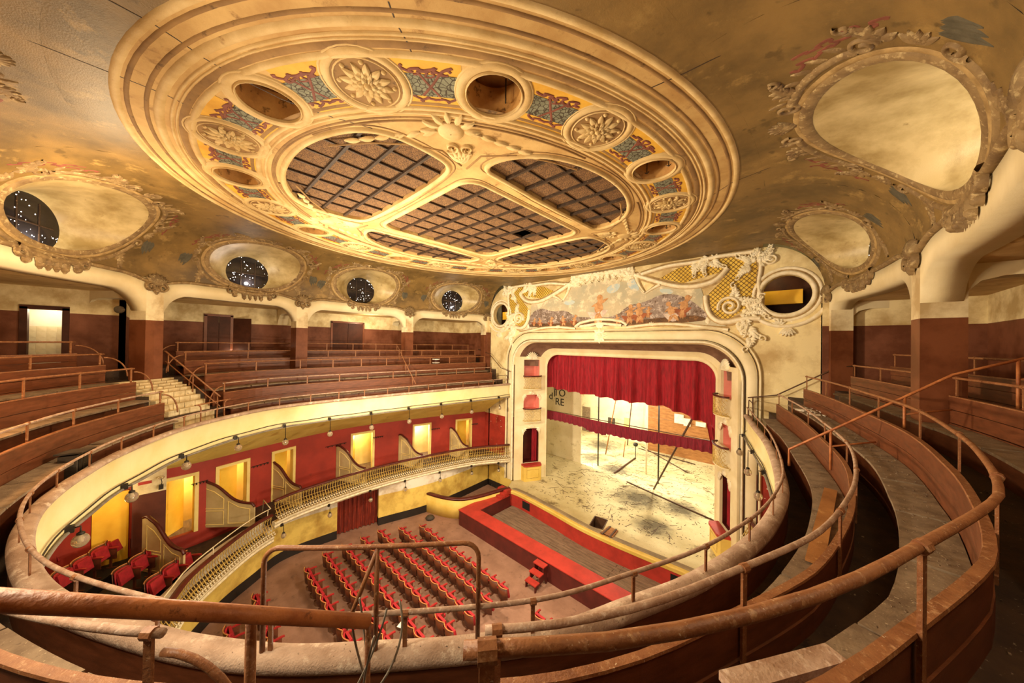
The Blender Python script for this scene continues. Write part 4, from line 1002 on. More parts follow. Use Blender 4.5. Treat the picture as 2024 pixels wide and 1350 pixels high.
mb = MB(); mb.poly([chaikin([(-5.2, zb_+.03), (-4.6, zb_+.34), (-3, zb_+.22), (-1.5, zb_+.3), (0, zb_+.3), (1.6, zb_+.22), (3, zb_+.32), (4.6, zb_+.4), (5.2, zb_+.05), (0, zb_+.01)], 2)], lambda a, b: (a, YP-.0275, b)); mb.build('mural_ground', 'ground_paint', PW)
for P_ in ([(1197, 572), (1210, 562), (1228, 560), (1222, 575), (1205, 582)], [(1243, 552), (1256, 550), (1264, 566), (1262, 576), (1250, 574), (1238, 562)], [(1300, 572), (1322, 570), (1335, 578), (1315, 584)], [(1110, 598), (1128, 592), (1140, 597), (1125, 605)]):
    mb = MB(); mb.poly([chaikin([W(*p) for p in P_], 2)], lambda a, b: (a, YP-.024, b)); mb.build('mural_blue', 'blue_paint', PW)
def figure(x, z, h, lean, cl, k):
    mb = MB(); M_ = lambda a, b, hh: (a, YP-.03-hh, b)
    knob(mb, M_, (x+lean*h*.5, z+h*.86), h*.12, .012, 9); leaf(mb, M_, (x, z+h*.28), 90-lean*40, h*.55, h*.34, .014)
    leaf(mb, M_, (x, z+h*.36), -70-lean*50, h*.42, h*.2, .012); leaf(mb, M_, (x, z+h*.36), -110+lean*20, h*.42, h*.2, .012)
    leaf(mb, M_, (x+lean*h*.3, z+h*.66), 20+lean*60, h*.38, h*.12, .012); leaf(mb, M_, (x+lean*h*.3, z+h*.66), 200-lean*40, h*.32, h*.12, .012)
    mb.build('mural_figure', 'skin_paint', PW)
    mb = MB(); M2 = lambda a, b, hh: (a, YP-.028-hh, b)
    leaf(mb, M2, (x+.15*h, z+.05), 150, h*.7, h*.3, .01); leaf(mb, M2, (x-.2*h, z+.2*h), 20, h*.6, h*.3, .01); mb.build('mural_robe', cl, PW)
for i, (x, dz, h, ln, cl) in enumerate(((-.1, .22, 1.5, .1, 'cloth_paint'), (-1.6, .1, .62, .3, 'robe_paint'), (-2.3, .1, .6, -.2, 'robe_paint'), (-3.2, .08, .6, .2, 'robe_paint'), (-4.0, .1, .55, -.3, 'robe_paint'), (-4.5, .15, .5, .2, 'robe_paint'),
                                        (1.0, .1, .5, -.3, 'robe_paint'), (1.6, .12, .95, .1, 'robe_paint'), (2.1, .12, 1.0, -.1, 'robe_paint'), (2.5, .35, .55, .1, 'robe_paint'), (3.6, .12, .95, -.4, 'cloth_paint'), (4.0, .3, 1.0, .4, 'robe_paint'))):
    figure(x, zb_+dz, h, ln, cl, i)
lat1 = [(1385, 519), (1440, 507), (1492, 507), (1500, 540), (1503, 570), (1499, 600), (1470, 612), (1440, 632), (1412, 626), (1398, 600), (1402, 580), (1425, 556), (1436, 535), (1400, 545), (1350, 560), (1305, 550), (1340, 530)]
for s_ in (-1, 1):
    P = [(s_*W(*p)[0], W(*p)[1]) for p in lat1]
    if s_ < 0: P = P[::-1]
    mb = MB(); mb.poly([P], lambda a, b: (a, YP-.012, b)); mb.build('lattice_field', 'lattice_yellow', PW)
    mb = MB(); xs = [p[0] for p in P]; zs = [p[1] for p in P]
    for dr in (1, -1):
        Q = [(p[0]*.7071+dr*p[1]*.7071, -dr*p[0]*.7071+p[1]*.7071) for p in P]; lo, hi = min(q[0] for q in Q), max(q[0] for q in Q)
        v = lo+.07
        while v < hi:
            for a, b in spans(Q, 0, v):
                f = lambda u, v=v: (u, v)
                p0 = (v*.7071-dr*a*.7071, dr*v*.7071+a*.7071); p1 = (v*.7071-dr*b*.7071, dr*v*.7071+b*.7071)
                mb.bar((p0[0], YP-.03, p0[1]), (p1[0], YP-.03, p1[1]), .014, .014, (0, 1, 0))
            v += .125
    mb.build('lattice_bars', 'lattice_bar', PW)['kind'] = 'stuff'
    def Mm(a, b, h, s_=s_): return (s_*a, YP-h, b)
    mb = MB()
    mg = MB()  # wider brown strips, shade lines painted in beneath the scrolls
    def S(pts, wd, h, tp=0):
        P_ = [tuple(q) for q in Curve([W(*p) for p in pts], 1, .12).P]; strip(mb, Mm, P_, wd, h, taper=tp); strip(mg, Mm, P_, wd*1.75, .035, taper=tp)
    S([(1255, 543), (1300, 557), (1350, 567), (1400, 561), (1425, 547), (1438, 530)], .2, .16); S([(1268, 542), (1320, 526), (1377, 518), (1412, 508), (1450, 503), (1492, 497)], .16, .14)
    S([(1395, 585), (1397, 610), (1406, 627), (1424, 638), (1450, 636), (1470, 628), (1503, 630)], .2, .16); S([(1258, 548), (1262, 562), (1275, 578)], .2, .12, .6); S([(1305, 562), (1290, 570), (1277, 580)], .16, .1, .6)
    S([(1500, 500), (1505, 530), (1498, 560), (1505, 590), (1500, 615)], .14, .12); S([(1240, 647), (1290, 641), (1345, 641), (1400, 648), (1440, 652)], .14, .1)
    c = W(1443, 606); strip(mb, Mm, spiral(c, .42, .05, 200, -1.9, 40), .13, .2)
    for i, (x, y, a, L_) in enumerate(((1450, 590, 60, .5), (1465, 598, 30, .5), (1478, 606, 10, .55), (1490, 612, -5, .5), (1468, 618, -20, .45), (1472, 630, -60, .5), (1478, 648, -70, .6), (1484, 668, -80, .45), (1465, 640, -110, .4))): acanthus(mb, Mm, W(x, y), a, L_*1.15, .42, .16, .6*(-1)**i)
    for x, y, a in ((1492, 512, 60), (1487, 520, 120), (1500, 520, 20), (1482, 528, 200), (1510, 510, 40), (1400, 512, 200), (1392, 518, 250), (1408, 516, 300), (1380, 520, 230)): acanthus(mb, Mm, W(x, y), a, .6, .34, .16, .5)
    strip(mb, Mm, spiral(W(1492, 502), .17, .04, 0, 1.3), .08, .14); strip(mb, Mm, spiral(W(1525, 512), .2, .04, 200, 1.4), .09, .14); strip(mb, Mm, spiral(W(1412, 503), .16, .04, 180, -1.3), .08, .12)
    strip(mb, Mm, arc((OCX, OCZ), 1.2, 1.2, 190, 330, 24), .15, .12); fan(mb, Mm, (OCX+.05, OCZ-1.25), 225, 320, 6, .34, .16, .12); fan(mb, Mm, (OCX-.2, OCZ-1.15), 30, 150, 5, .25, .12, .1)
    for u in range(7):
        x = .2+u*.24; z = R_[0][1]+.12-.012*u*u
        for a in (50, 130, 230, 310): acanthus(mb, Mm, (x, z), a+u*17, .5, .3, .16, .6 if a > 180 else -.6, 4)
    leaf(mb, Mm, W(1400, 640), 100, .3, .2, .1); fan(mb, Mm, W(1288, 644), 30, 150, 5, .2, .1, .1)
    mb.build('scroll_ornament', 'white_relief', PW, True); mg.build('gilt_edging', 'gold_relief', PW, True)  # the edging is brown shade lines painted in under the scrolls
mb = MB(); strip(mb, Mw, [(-1.5, zb_+.02), (-1.2, zb_+.22), (-.6, zb_+.34), (0, zb_+.38), (.6, zb_+.34), (1.2, zb_+.22), (1.5, zb_+.02)], .16, .14); strip(mb, Mw, [(-1.2, zb_+.02), (0, zb_+.16), (1.2, zb_+.02)], .16, .1)
fan(mb, Mw, (0, 10.5), 0, 315, 8, .42, .22, .16); knob(mb, Mw, (0, 10.5), .2, .18); fan(mb, Mw, (0, 10.9), 40, 140, 5, .3, .16, .12); mb.build('keystone_ornament', 'white_relief', PW, True)
# ---------------------------------------------------------------- stage
SZ = 1.0
hole = [tuple(atz(x, y, SZ)[:2]) for x, y in ((1164, 1040), (1191, 1047), (1201, 1028), (1176, 1020))]
fr = [tuple(atz(x, y, SZ)[:2]) for x, y in ((1028, 976), (1087, 1007), (1146, 1040), (1206, 1068), (1265, 1093), (1366, 1135))]
fr = [(-5.5, fr[0][1]-.1)]+fr+[(5.5, fr[-1][1]-.1)]
so = fr + [(6.1, 15.5), (5.2, 17.6), (10, 18), (10, 30), (-10, 30), (-10, 18), (-5.2, 17.6), (-6.1, 15.5)]
mb = MB(); mb.poly([so, hole], lambda a, b: (a, b, SZ)); STG = struct(mb, 'floor_stage', 'stage')
mb = MB(); mb.skin([[(a, b, SZ) for a, b in hole], [(a, b, SZ-.6) for a, b in hole]], True, False, False); mb.build('trap_lining', 'pole', STG)
mb = MB(); mb.add([(a, b, SZ-.6) for a, b in hole], [(0, 1, 2, 3)]); mb.build('trap_floor', 'hole', STG)
mb = MB(); 
for (p, q) in zip(hole, hole[1:]+hole[:1]): mb.bar((p[0], p[1], SZ), (q[0], q[1], SZ), .05, .02)
mb.build('trap_frame', 'pole', STG)
Cf = Curve(fr, 1)
mb = MB(); Cf.sweep(mb, 0, Cf.L, [(0, 0), (0, SZ-.16), (.06, SZ-.16), (.06, 0)], .3); struct(mb, 'wall_stage_front', 'red_paint')
mb = MB(); Cf.sweep(mb, 0, Cf.L, [(.09, SZ-.16), (.1, SZ-.02), (.06, SZ+.02), (-.1, SZ+.02), (-.1, SZ-.16)], .3); struct(mb, 'trim_4', 'yellow')
mb = MB(); Cf.sweep(mb, .3, Cf.L-.4, [(-.12, SZ+.003), (-.14, SZ+.05), (-.2, SZ+.05), (-.42, SZ+.012), (-.42, SZ+.003)], .3); tag(mb.build('footlight_board', 'stage_front'), 'long grey sloping footlight board along the stage edge', 'board')  # grey strip standing in for the shadow on the stage front
for x in (-3.95, 4.35):
    q = Cf.near(x, 14.5); mb = MB(); Cf.sweep(mb, q-.3, q+.3, [(-.02, .3), (-.02, .72), (.075, .72), (.075, .3)], .3); mb.build('vent_opening', 'hole', STG)
hb = [atz(x, y, SZ+.03) for x, y in ((1185, 1055), (1210, 1065), (1222, 1049), (1203, 1040))]
t = thing('trap_hatch', 'brown planked trap hatch lying beside the square stage hole', 'hatch', tuple(hb[0]))
for i in range(3):
    u0, u1 = i/3+.015, (i+1)/3-.015; q = [hb[0]+(hb[3]-hb[0])*u0, hb[0]+(hb[3]-hb[0])*u1, hb[1]+(hb[2]-hb[1])*u1, hb[1]+(hb[2]-hb[1])*u0]
    mb = MB(); mb.skin([[p-np.array((0, 0, .02)) for p in q], [p+np.array((0, 0, .02)) for p in q]]); put(mb.build('board', 'scene_wood'), t)
for u in (.2, .8):
    mb = MB(); mb.bar(hb[0]+(hb[1]-hb[0])*u+np.array((0, 0, .03)), hb[3]+(hb[2]-hb[3])*u+np.array((0, 0, .03)), .07, .03); put(mb.build('batten', 'pole'), t)
# orchestra pit
mb = MB(); mb.box(-5.9, 5.9, 11.05, 11.1, 0, .8)
for s_ in (-1, 1): mb.box(min(s_*5.9, s_*5.85), max(s_*5.9, s_*5.85), 11.1, 14.3, 0, .8)
mb.box(-5.1, 5.1, 11.78, 11.82, .1, .8)
for s_ in (-1, 1): mb.box(min(s_*5.1, s_*5.14), max(s_*5.1, s_*5.14), 11.8, 14.3, .1, .8)
PITW = mb.build('orchestra_pit_rail', 'red_dark'); tag(PITW, 'dark red orchestra pit rail with wide flat red top', 'pit rail')
mb = MB(); mb.box(-5.93, 5.93, 11.02, 11.84, .8, .835)
for s_ in (-1, 1): mb.box(min(s_*5.93, s_*5.06), max(s_*5.93, s_*5.06), 11.84, 14.2, .8, .835)
mb.build('rail_top', 'red_paint', PITW)
mb = MB(); mb.box(-5.85, 5.85, 11.1, 14.6, .02, .1); PF = struct(mb, 'floor_pit', 'hole')
for i in range(14):
    y0 = 11.83+i*.19
    for j, (xa, xb) in enumerate(((-5.08, -1.2+.3*(i % 3)), (-1.2+.3*(i % 3), 1.9+.25*(i % 2)), (1.9+.25*(i % 2), 5.08))):
        mb = MB(); mb.box(xa+.008, xb-.008, y0+.011, y0+.18, .1, .13+RND.uniform(-.006, .006)); mb.build('plank', 'pit_plank', PF)
for s_, wd in ((-1, 'on the box doors side'), (1, 'on the leaning pole side')):
    t = thing('stage_steps', 'red steps from pit rail up to the stage '+wd, 'steps', (s_*5.5, 13.9, .835))
    for j in range(3):
        mb = MB(); x0, x1 = sorted((s_*5.95, s_*(5.05+.05*j))); mb.box(x0, x1, 13.55+.25*j, 13.8+.25*j if j < 2 else 14.45, .84, .92+.09*j); put(mb.build('tread', 'red_paint'), t)
b = atz(1058, 1158, 0); t = thing('pit_step_stool', 'small red wooden three step stool against the pit rail', 'step stool', (b[0], 10.55, 0))
x0 = b[0]-.28; x1 = b[0]+.28
for j in range(3):
    mb = MB(); y0 = 10.15+.27*j; z = .25+.24*j; mb.box(x0, x1, y0, y0+.29, z, z+.045); put(mb.build('tread', 'red_paint'), t)
for x in (x0+.02, x1-.06):
    mb = MB(); P = [(10.17, 0), (10.17, .24), (10.44, .26), (10.44, .48), (10.71, .5), (10.71, .72), (10.98, .73), (10.98, 0), (10.9, 0), (10.8, .25), (10.3, .12), (10.25, 0)]
    mb.poly([P], lambda a, b_: (x, a, b_)); mb.poly([P], lambda a, b_: (x+.04, a, b_)); mb.skin([[(x, a, b_) for a, b_ in P], [(x+.04, a, b_) for a, b_ in P]], True, False, False); put(mb.build('side', 'red_dark'), t)
# low yellow box beside the pit
P1, P2, P3 = [atz(x, y, 1.12) for x, y in ((846, 972), (915, 984), (1006, 962))]
for s_, wd in ((-1, 'beside the red curtained doorway wall'), (1, 'on the side below the peeling wall')):
    Q = [P1[:2]+np.array((-.35, .35)), P1[:2], P2[:2], P3[:2]]
    if s_ > 0: Q = [np.array((-q[0], q[1])) for q in Q][::-1]
    C = Curve(Q, 2); t = thing('loge_front', 'bellied yellow loge front with dark red cap '+wd, 'box front', (*C.pt(C.L/2), 0))
    mb = MB(); C.sweep(mb, 0, C.L, [(-.02, 0), (.0, .15), (-.12, .35), (-.16, .6), (-.1, .85), (.02, 1.02), (.14, 1.02), (.14, 0)], .15); put(mb.build('panel', 'yellow', None, True), t)
    mb = MB(); C.sweep(mb, 0, C.L, [(-.08, 1.02), (-.1, 1.08), (-.06, 1.12), (.16, 1.12), (.16, 1.02)], .15); put(mb.build('cap', 'maroon', None, True), t)
    mb = MB(); C.sweep(mb, 0, C.L, [(-.03, 0), (-.03, .1), (.02, .1), (.02, 0)], .2); put(mb.build('skirting', 'black'), t)
    for u in (.2, .45, .52, .8):
        mb = MB(); q = C.L*u; C.sweep(mb, q-.02, q+.02, [(-.03, .1), (-.14, .35), (-.18, .6), (-.12, .85), (-.02, 1.02), (.05, 1.02), (.05, .1)], .1); put(mb.build('rib', 'yellow_pale', None, True), t)
# ---------------------------------------------------------------- curtains
def wave_cloth(name, m, xs, Y, ztop, zbot, freq, amp, label, cat, n=260, Yb=None):
    mb = MB(); loops = []
    for i in range(n+1):
        u = i/n; x = xs[0]+(xs[1]-xs[0])*u; a = amp*(math.sin(freq*x+.8*math.sin(1.7*x))+.45*math.sin(freq*2.3*x+1))
        zt_, zb = ztop(x) if callable(ztop) else ztop, zbot(x)
        loops.append([(x, Y+a*(.25+.75*k), zt_+(zb-zt_)*k+.018*math.sin(freq*x)*k*k) for k in (0, .12, .3, .5, .7, .85, 1)])
    mb.skin(loops, False, False, False); o = mb.build(name, m, None, True); tag(o, label, cat); return o
edge = [aty(x, y, 18.1) for x, y in ((1088, 766), (1139, 776), (1186, 784), (1238, 794), (1277, 798), (1317, 805), (1356, 821), (1396, 838), (1437, 854))]
ex, ez = [e[0] for e in edge], [e[2] for e in edge]
wave_cloth('main_curtain', 'velvet', (-5.5, 5.62), 18.1, lambda x: 9.75 if x < 3.6 else 9.75-.16*(x-3.6), lambda x: float(np.interp(x, ex, ez)), 6.0, .17, 'deep red velvet main curtain raised with a slanting hem', 'curtain', 340)
wave_cloth('low_valance', 'valance', (-5.5, 5.6), 18.45, lambda x: 5.33-.1*math.cos(x*.3), lambda x: 4.62-.1*math.sin((x+2.2)*.7)-(.12 if -2.4 < x < -1 else 0), 16, .035, 'narrow gathered crimson valance hanging low across the stage', 'valance', 360)
mb = MB(); loops = []
for i in range(41):
    u = i/40; loops.append([((4.35+1.2*u)*(1-k)+(5.42+.3*u)*k, 18.25+.06*math.sin(u*28), 6.6*(1-k)+1.02*k) for k in (0, .25, .5, .75, 1)])
mb.skin(loops, False, False, False); tag(mb.build('side_drape', 'velvet', None, True), 'tapering red side drape falling to the stage below the main curtain', 'drape')
mb = MB(); mb.box(-5.6, 5.7, 18.0, 18.2, 9.72, 9.9); tag(mb.build('curtain_batten', 'pole'), 'wooden batten carrying the main curtain', 'batten')
mb = MB(); mb.tube([(-5.5, 18.47, 5.32), (5.6, 18.47, 5.32)], .025, 8); tag(mb.build('valance_pipe', 'pole'), 'thin pipe carrying the low valance', 'pipe')
# ---------------------------------------------------------------- backstage
mb = MB(); mb.box(-10.2, 10.2, 29.9, 30.1, 0, 15); struct(mb, 'wall_backstage', 'backstage')
for x in (-10.1, 10.1): mb = MB(); mb.box(x-.1, x+.1, 17.7, 30, 0, 15); struct(mb, 'wall_wing', 'backstage')
mb = MB(); mb.box(-10.2, 10.2, 15.9, 30.1, 15, 15.2); struct(mb, 'ceiling_fly', 'ceil_dark')
for s_ in (-1, 1): mb = MB(); x0, x1 = sorted((s_*5.2, s_*10.2)); mb.box(x0, x1, 17.62, 17.72, 0, 15); struct(mb, 'wall_return', 'backstage')
mb = MB(); mb.box(-5.2, 5.2, 17.62, 17.72, 9.5, 15); struct(mb, 'wall_header', 'backstage')
def text_obj(s, size, loc, m, parent, rx=PI/2, rz=0):
    cu = bpy.data.curves.new('letters', 'FONT'); cu.body = s; cu.size = size; cu.extrude = .008; cu.align_x = 'CENTER'; cu.align_y = 'CENTER'
    tmp = bpy.data.objects.new('letters', cu); col.objects.link(tmp); dg = bpy.context.evaluated_depsgraph_get(); me = bpy.data.meshes.new_from_object(tmp.evaluated_get(dg)); bpy.data.objects.remove(tmp)
    me.materials.clear(); me.materials.append(MATS[m]); o = bpy.data.objects.new('letters', me); col.objects.link(o)
    o.location = loc; o.rotation_euler = (rx, 0, rz); put(o, parent); return o
f0, f1 = aty(1070, 860, 21.5), aty(1148, 860, 21.5)
t = thing('scenery_flat', 'cream scenery flat with black stencilled letters at stage side', 'scenery', (f0[0], 21.5, 1.0))
mb = MB(); mb.box(f0[0]-.6, f1[0], 21.5, 21.56, 1.0, 9.0); put(mb.build('panel', 'backstage'), t)
for s, x, y, h in (('d', 1089, 783, .8), ('I', 1096, 778, .8), ('TO', 1106, 777, .8), ('RE', 1106, 795, .8)):
    p = aty(x, y, 21.48); text_obj(s, h, tuple(p), 'black', t)
w0, w1 = aty(1281, 830, 28.5), aty(1420, 830, 28.5)
t = thing('scenery_flat', 'orange brown wooden scenery wall with torn openings at the stage rear', 'scenery', (w0[0], 28.5, 1.0))
zz = aty(1340, 800, 24.5)[2]
for i in range(6):
    mb = MB(); mb.box(w0[0], w1[0]+1.5, 28.5, 28.56, 1.0+.95*i, 1.93+.95*i); put(mb.build('plank', 'scene_wood'), t)
for px, py, sx, sz in ((1342, 828, .7, .75), (1358, 835, .5, .6), (1385, 839, .7, .35)):
    p = aty(px, py, 28.45); mb = MB(); mb.box(p[0]-sx/2, p[0]+sx/2, 28.44, 28.49, p[2]-sz/2, p[2]+sz/2); put(mb.build('torn_poster', 'paper'), t)
for i, (px, y0, y1, Y, r, m, lb) in enumerate(((1184, 760, 845, 22, .05, 'cable', 'black vertical drop pipe beside the white flats'), (1303, 780, 866, 22, .05, 'cable', 'black vertical drop pipe before the wooden scenery'), (1142, 770, 840, 23, .12, 'white_wall', 'pale vertical duct near the lettered flat'), (1279, 790, 860, 23, .06, 'white_wall', 'pale vertical post at the edge of wooden scenery'))):
    a, b = aty(px, y0, Y), aty(px, y1, Y); mb = MB(); mb.tube([(a[0], Y, 1.0), (a[0], Y, a[2]+1)], r, 8); tag(mb.build('drop_pipe', m, None, True), lb, 'pipe')
def pole(p, q, r, lb, m='pole'):
    mb = MB(); mb.tube([p, q], r, 8); tag(mb.build('pole', m, None, True), lb, 'pole')
b0 = atz(1292, 967, SZ); b1 = aty(1369, 826, 17.95); pole(b0, b1, .05, 'long brown pole leaning across the stage against the valance')
pole(atz(1239, 952, SZ+.04), atz(1427, 1036, SZ+.04), .04, 'long dark batten lying flat across the stage boards')
pole(atz(1262, 886, SZ+.04), atz(1374, 918, SZ+.04), .04, 'thin dark stick lying at the rear of stage, pointing to the side drape')
pole(atz(1268, 882, SZ+.04), atz(1359, 934, SZ+.05), .035, 'thin dark stick crossing another at the rear of stage')
pole(atz(1214, 935, SZ+.04), atz(1256, 905, SZ+.04), .06, 'dark timber lying below the valance on the stage')
pole(atz(1232, 903, SZ), aty(1236, 872, atz(1232, 903, SZ)[1]+.1), .04, 'short upright pale stick under the valance', 'scene_wood')
for i, (x0, y0, x1, y1) in enumerate(((1197, 898, 1217, 790), (1240, 880, 1249, 790))):
    p = atz(x0, y0, SZ); pole(p, aty(x1, y1, p[1]+.2), .045, ('slanting orange prop' if i == 0 else 'slanting dark prop')+' standing behind the low valance', 'scene_wood' if i == 0 else 'pole')
p = atz(1256, 903, SZ); t = thing('floor_lamp_stand', 'black lamp head on a thin stand under the valance', 'lamp stand', tuple(p))
mb = MB(); mb.tube([p, p+np.array((0, 0, .9))], .03, 6); put(mb.build('stem', 'cable'), t)
mb = MB(); mb.lathe([(.02, -.16), (.15, -.12), (.19, 0), (.15, .12), (.02, .16)], p+np.array((0, 0, 1.0)), 12); put(mb.build('head', 'cable', None, True), t)
for i, (px, py, dx, dz) in enumerate(((1158, 829, .9, 1.3), (1120, 845, .6, .6), (1208, 834, .7, .4), (1238, 845, .5, .9))):
    p = aty(px, py, 29.8); mb = MB(); mb.box(p[0]-dx/2, p[0]+dx/2, 29.82, 29.9, p[2]-dz, p[2]+dz); mb.build('wall_opening', ('plank', 'paper', 'crate', 'yellow_pale')[i], bpy.data.objects['wall_backstage'])
t = thing('pallet', 'slatted wooden pallet lying at the rear of the stage', 'pallet', tuple(atz(1125, 872, SZ)))
pc = atz(1125, 873, SZ)
for j in range(6):
    mb = MB(); mb.box(pc[0]-.9+.32*j, pc[0]-.72+.32*j, pc[1]-.6, pc[1]+.6, SZ+.06, SZ+.1); put(mb.build('slat', 'scene_wood'), t)
for y in (-.5, .5): mb = MB(); mb.box(pc[0]-.9, pc[0]+.95, pc[1]+y-.05, pc[1]+y+.05, SZ, SZ+.06); put(mb.build('runner', 'pole'), t)
# litter
mb = MB(); r = random.Random(3)
for _ in range(1500):
    y = 15.6+14*r.random()**1.2; x = r.gauss(-.5, 3.4); 
    if abs(x) > (5 if y < 18 else 9): continue
    a = r.uniform(0, PI); L_ = r.uniform(.02, .16) if r.random() < .8 else r.uniform(.2, .7); wd = r.uniform(.006, .03)
    c, s_ = math.cos(a), math.sin(a); mb.obox((x, y, SZ+.006), (c*L_/2, s_*L_/2, 0), (-s_*wd/2, c*wd/2, 0), (0, 0, .004))
o = mb.build('stage_litter', 'pole'); o['label'] = 'dark twigs and scraps scattered over the pale stage floor'; o['category'] = 'litter'; o['kind'] = 'stuff'
# ---------------------------------------------------------------- balustrades of the box tier and the rear circle
mb = MB(); mb.cur = 0
pth = [(0, 0, .84), (0, -.02, .72), (0, .01, .6), (0, -.05, .48), (0, -.12, .36), (0, -.17, .24), (0, -.16, .12), (0, -.08, .03)]
mb.tube(pth, .014, 5)
mb.tube([(.05*math.cos(a), -.015, .76+.05*math.sin(a)) for a in np.linspace(0, 2*PI, 9)[:-1]], .008, 4, True)
mb.tube([(.055*math.cos(a), -.10-.03*math.sin(a), .40+.055*math.sin(a)) for a in np.linspace(0, 2*PI, 9)[:-1]], .008, 4, True)
mb.cur = 1
mb.lathe([(.002, -.02), (.045, -.01), (.04, .012), (.002, .025)], (0, -.2, .22), 7, (0, -1, 0)); mb.lathe([(.002, -.02), (.04, -.01), (.036, .012), (.002, .025)], (.06, -.19, .12), 7, (0, -1, 0))
mb.tube([(-.06, -.12, .3), (-.02, -.19, .2), (.03, -.2, .13), (.06, -.15, .05)], .012, 4)
BALU = mb.build('baluster', ['gilt', 'iron_white'], None, True); used = [False]
def balustrade(a, b, dz, label, pitch=.115):
    t = thing('balustrade', label, 'balustrade', BAL.at((a+b)/2, 0, 2.42+dz))
    n = int((b-a)/pitch)
    for i in range(n):
        q = a+(i+.5)*(b-a)/n; d = BAL.tg(q); o = BALU if not used[0] else BALU.copy()
        if used[0]: col.objects.link(o)
        used[0] = True; o.location = BAL.at(q, 0, 2.42+dz); o.rotation_euler = (0, 0, math.atan2(d[1], d[0])+PI); put(o, t)
    mb = MB(); BAL.sweep(mb, a, b, [(-.08, 3.26+dz), (-.09, 3.3+dz), (-.04, 3.345+dz), (.04, 3.345+dz), (.09, 3.3+dz), (.08, 3.26+dz)], .2); put(mb.build('top_rail', 'maroon', None, True), t)
    for o_, z, r in ((0, 3.24, .012), (.03, 2.96, .01), (.08, 2.78, .01), (.1, 2.46, .016)):
        mb = MB(); mb.tube([BAL.at(q, -o_-.02, z+dz) for q in BAL.steps(a, b, .25)], r, 5); put(mb.build('rod', 'gilt', None, True), t)
balustrade(.05, sL, 0, 'gilt and white wrought iron balustrade along the box doors')
balustrade(sL+.08, BAL.near(-1.8, -.78), -.54, 'bellied gilt iron balustrade curving before the red circle seats')
balustrade(BAL.L-2.6, BAL.L-.05, 0, 'gilt iron balustrade meeting the arch below the peeling wall')
t = thing('circle_handrail', 'thin cream painted pipe handrail above the bellied balustrade', 'handrail', BAL.at(sL+.3, 0, 2.8))
put(pipe([BAL.at(q, .05, 3.02) for q in BAL.steps(sL+.1, BAL.near(-3, -.5), .3)], .018).build('rail', 'iron_white', None, True), t)
put(pipe([BAL.at(sL+.1, .05, 3.02), BAL.at(sL-.25, 1.0, 3.05), BAL.at(sL-.3, 1.15, 2.5)], .018).build('return', 'iron_white', None, True), t)
for u in (.2, 2.6, 5): put(pipe([BAL.at(sL+u, .05, 3.02), BAL.at(sL+u+.05, .02, 2.8)], .014).build('bracket', 'iron_white', None, True), t)
# ---------------------------------------------------------------- box partitions, racks, pier
PARTS = [((-8.45, -.5), (-6.95, .46), -.35, 'with an end post by the red circle seats'), ((-9.85, .9), (-8.35, 2.5), 0, 'first along the gilt balustrade from the red circle seats'), ((-10.55, 3.35), (-8.75, 4.24), 0, 'second along the gilt balustrade from the red circle seats'),
         ((-10.85, 6.4), (-8.85, 7.2), 0, 'above the rust red door curtain'), ((-10.5, 9.87), (-8.6, 10.4), 0, 'second along the gilt balustrade from the pink niches'), ((-9.65, 13.1), (-7.9, 13.3), 0, 'nearest the pink niches')]
for (p, q, dz, lb) in PARTS:
    p, q = np.array(p), np.array(q); d = q-p; L = np.linalg.norm(d); d /= L; nn = np.array((-d[1], d[0]))
    t = thing('box_partition', 'cream panelled box partition with curving maroon cap '+lb, 'partition', (*p, 2.4+dz))
    u = np.linspace(0, 1, 22); zt = [4.22-.02*(x < .04)+.05*math.sin(min(x, .2)/.2*PI)-.92*(1/(1+math.exp(-(x-.48)*9))) for x in u]; zt[-1] -= .12
    P = [(0, 2.4)]+list(zip(u*L, zt))+[(L, 2.4)]
    def pt(a, z, o): b = p+d*a+nn*o; return (b[0], b[1], z+dz)
    mb = MB()
    for o in (-.03, .03): mb.poly([P], lambda a, z: pt(a, z, o))
    mb.skin([[pt(a, z, -.03) for a, z in P], [pt(a, z, .03) for a, z in P]], True, False, False); pan = put(mb.build('panel', 'partition'), t)
    mb = MB(); mb.skin([[pt(a, z-.01, -.05), pt(a, z+.045, -.05), pt(a, z+.06, 0), pt(a, z+.045, .05), pt(a, z-.01, .05)] for a, z in P[1:-1]]); put(mb.build('cap', 'maroon', None, True), t)
    for o in (-1, 1):
        Mp = lambda a, b, h: pt(a, b, o*(.03+h)); mb = MB()
        for a0, a1, z0, zf in ((.12*L, .46*L, 3.15, .25), (.54*L, .92*L, 2.55, .2), (.12*L, .46*L, 2.5, None)):
            zz = lambda a: float(np.interp(a/L, u, zt))-zf if zf else 3.05
            pts = [(a0, z0), (a1, z0), (a1, max(z0+.1, zz(a1))), ((a0+a1)/2, max(z0+.1, zz((a0+a1)/2))), (a0, max(z0+.1, zz(a0)))]; strip(mb, Mp, pts, .035, .014, True)
        mb.build('moulding', 'yellow_pale', pan)
for px, lg in ((392, .5), (512, .7), (662, 1.1), (746, .6), (862, .6), (938, .5)):
    q = BW.px(px, 4.3, 0, 0, LB*.45); t = thing('coat_rack', 'black iron coat hook bar on the red box wall', 'coat rack', BW.at(q, -.03, 4.3), 0, 'coat racks in the boxes')
    mb = MB(); mb.tube([BW.at(q-lg/2, -.04, 4.3), BW.at(q+lg/2, -.04, 4.3)], .016, 5); put(mb.build('bar', 'cable'), t)
    for j in range(5):
        mb = MB(); k = q-lg/2+lg*(j+.5)/5; mb.tube([BW.at(k, -.04, 4.32), BW.at(k, -.10, 4.25), BW.at(k, -.13, 4.29), BW.at(k, -.13, 4.33)], .012, 4); put(mb.build('hook', 'cable'), t)
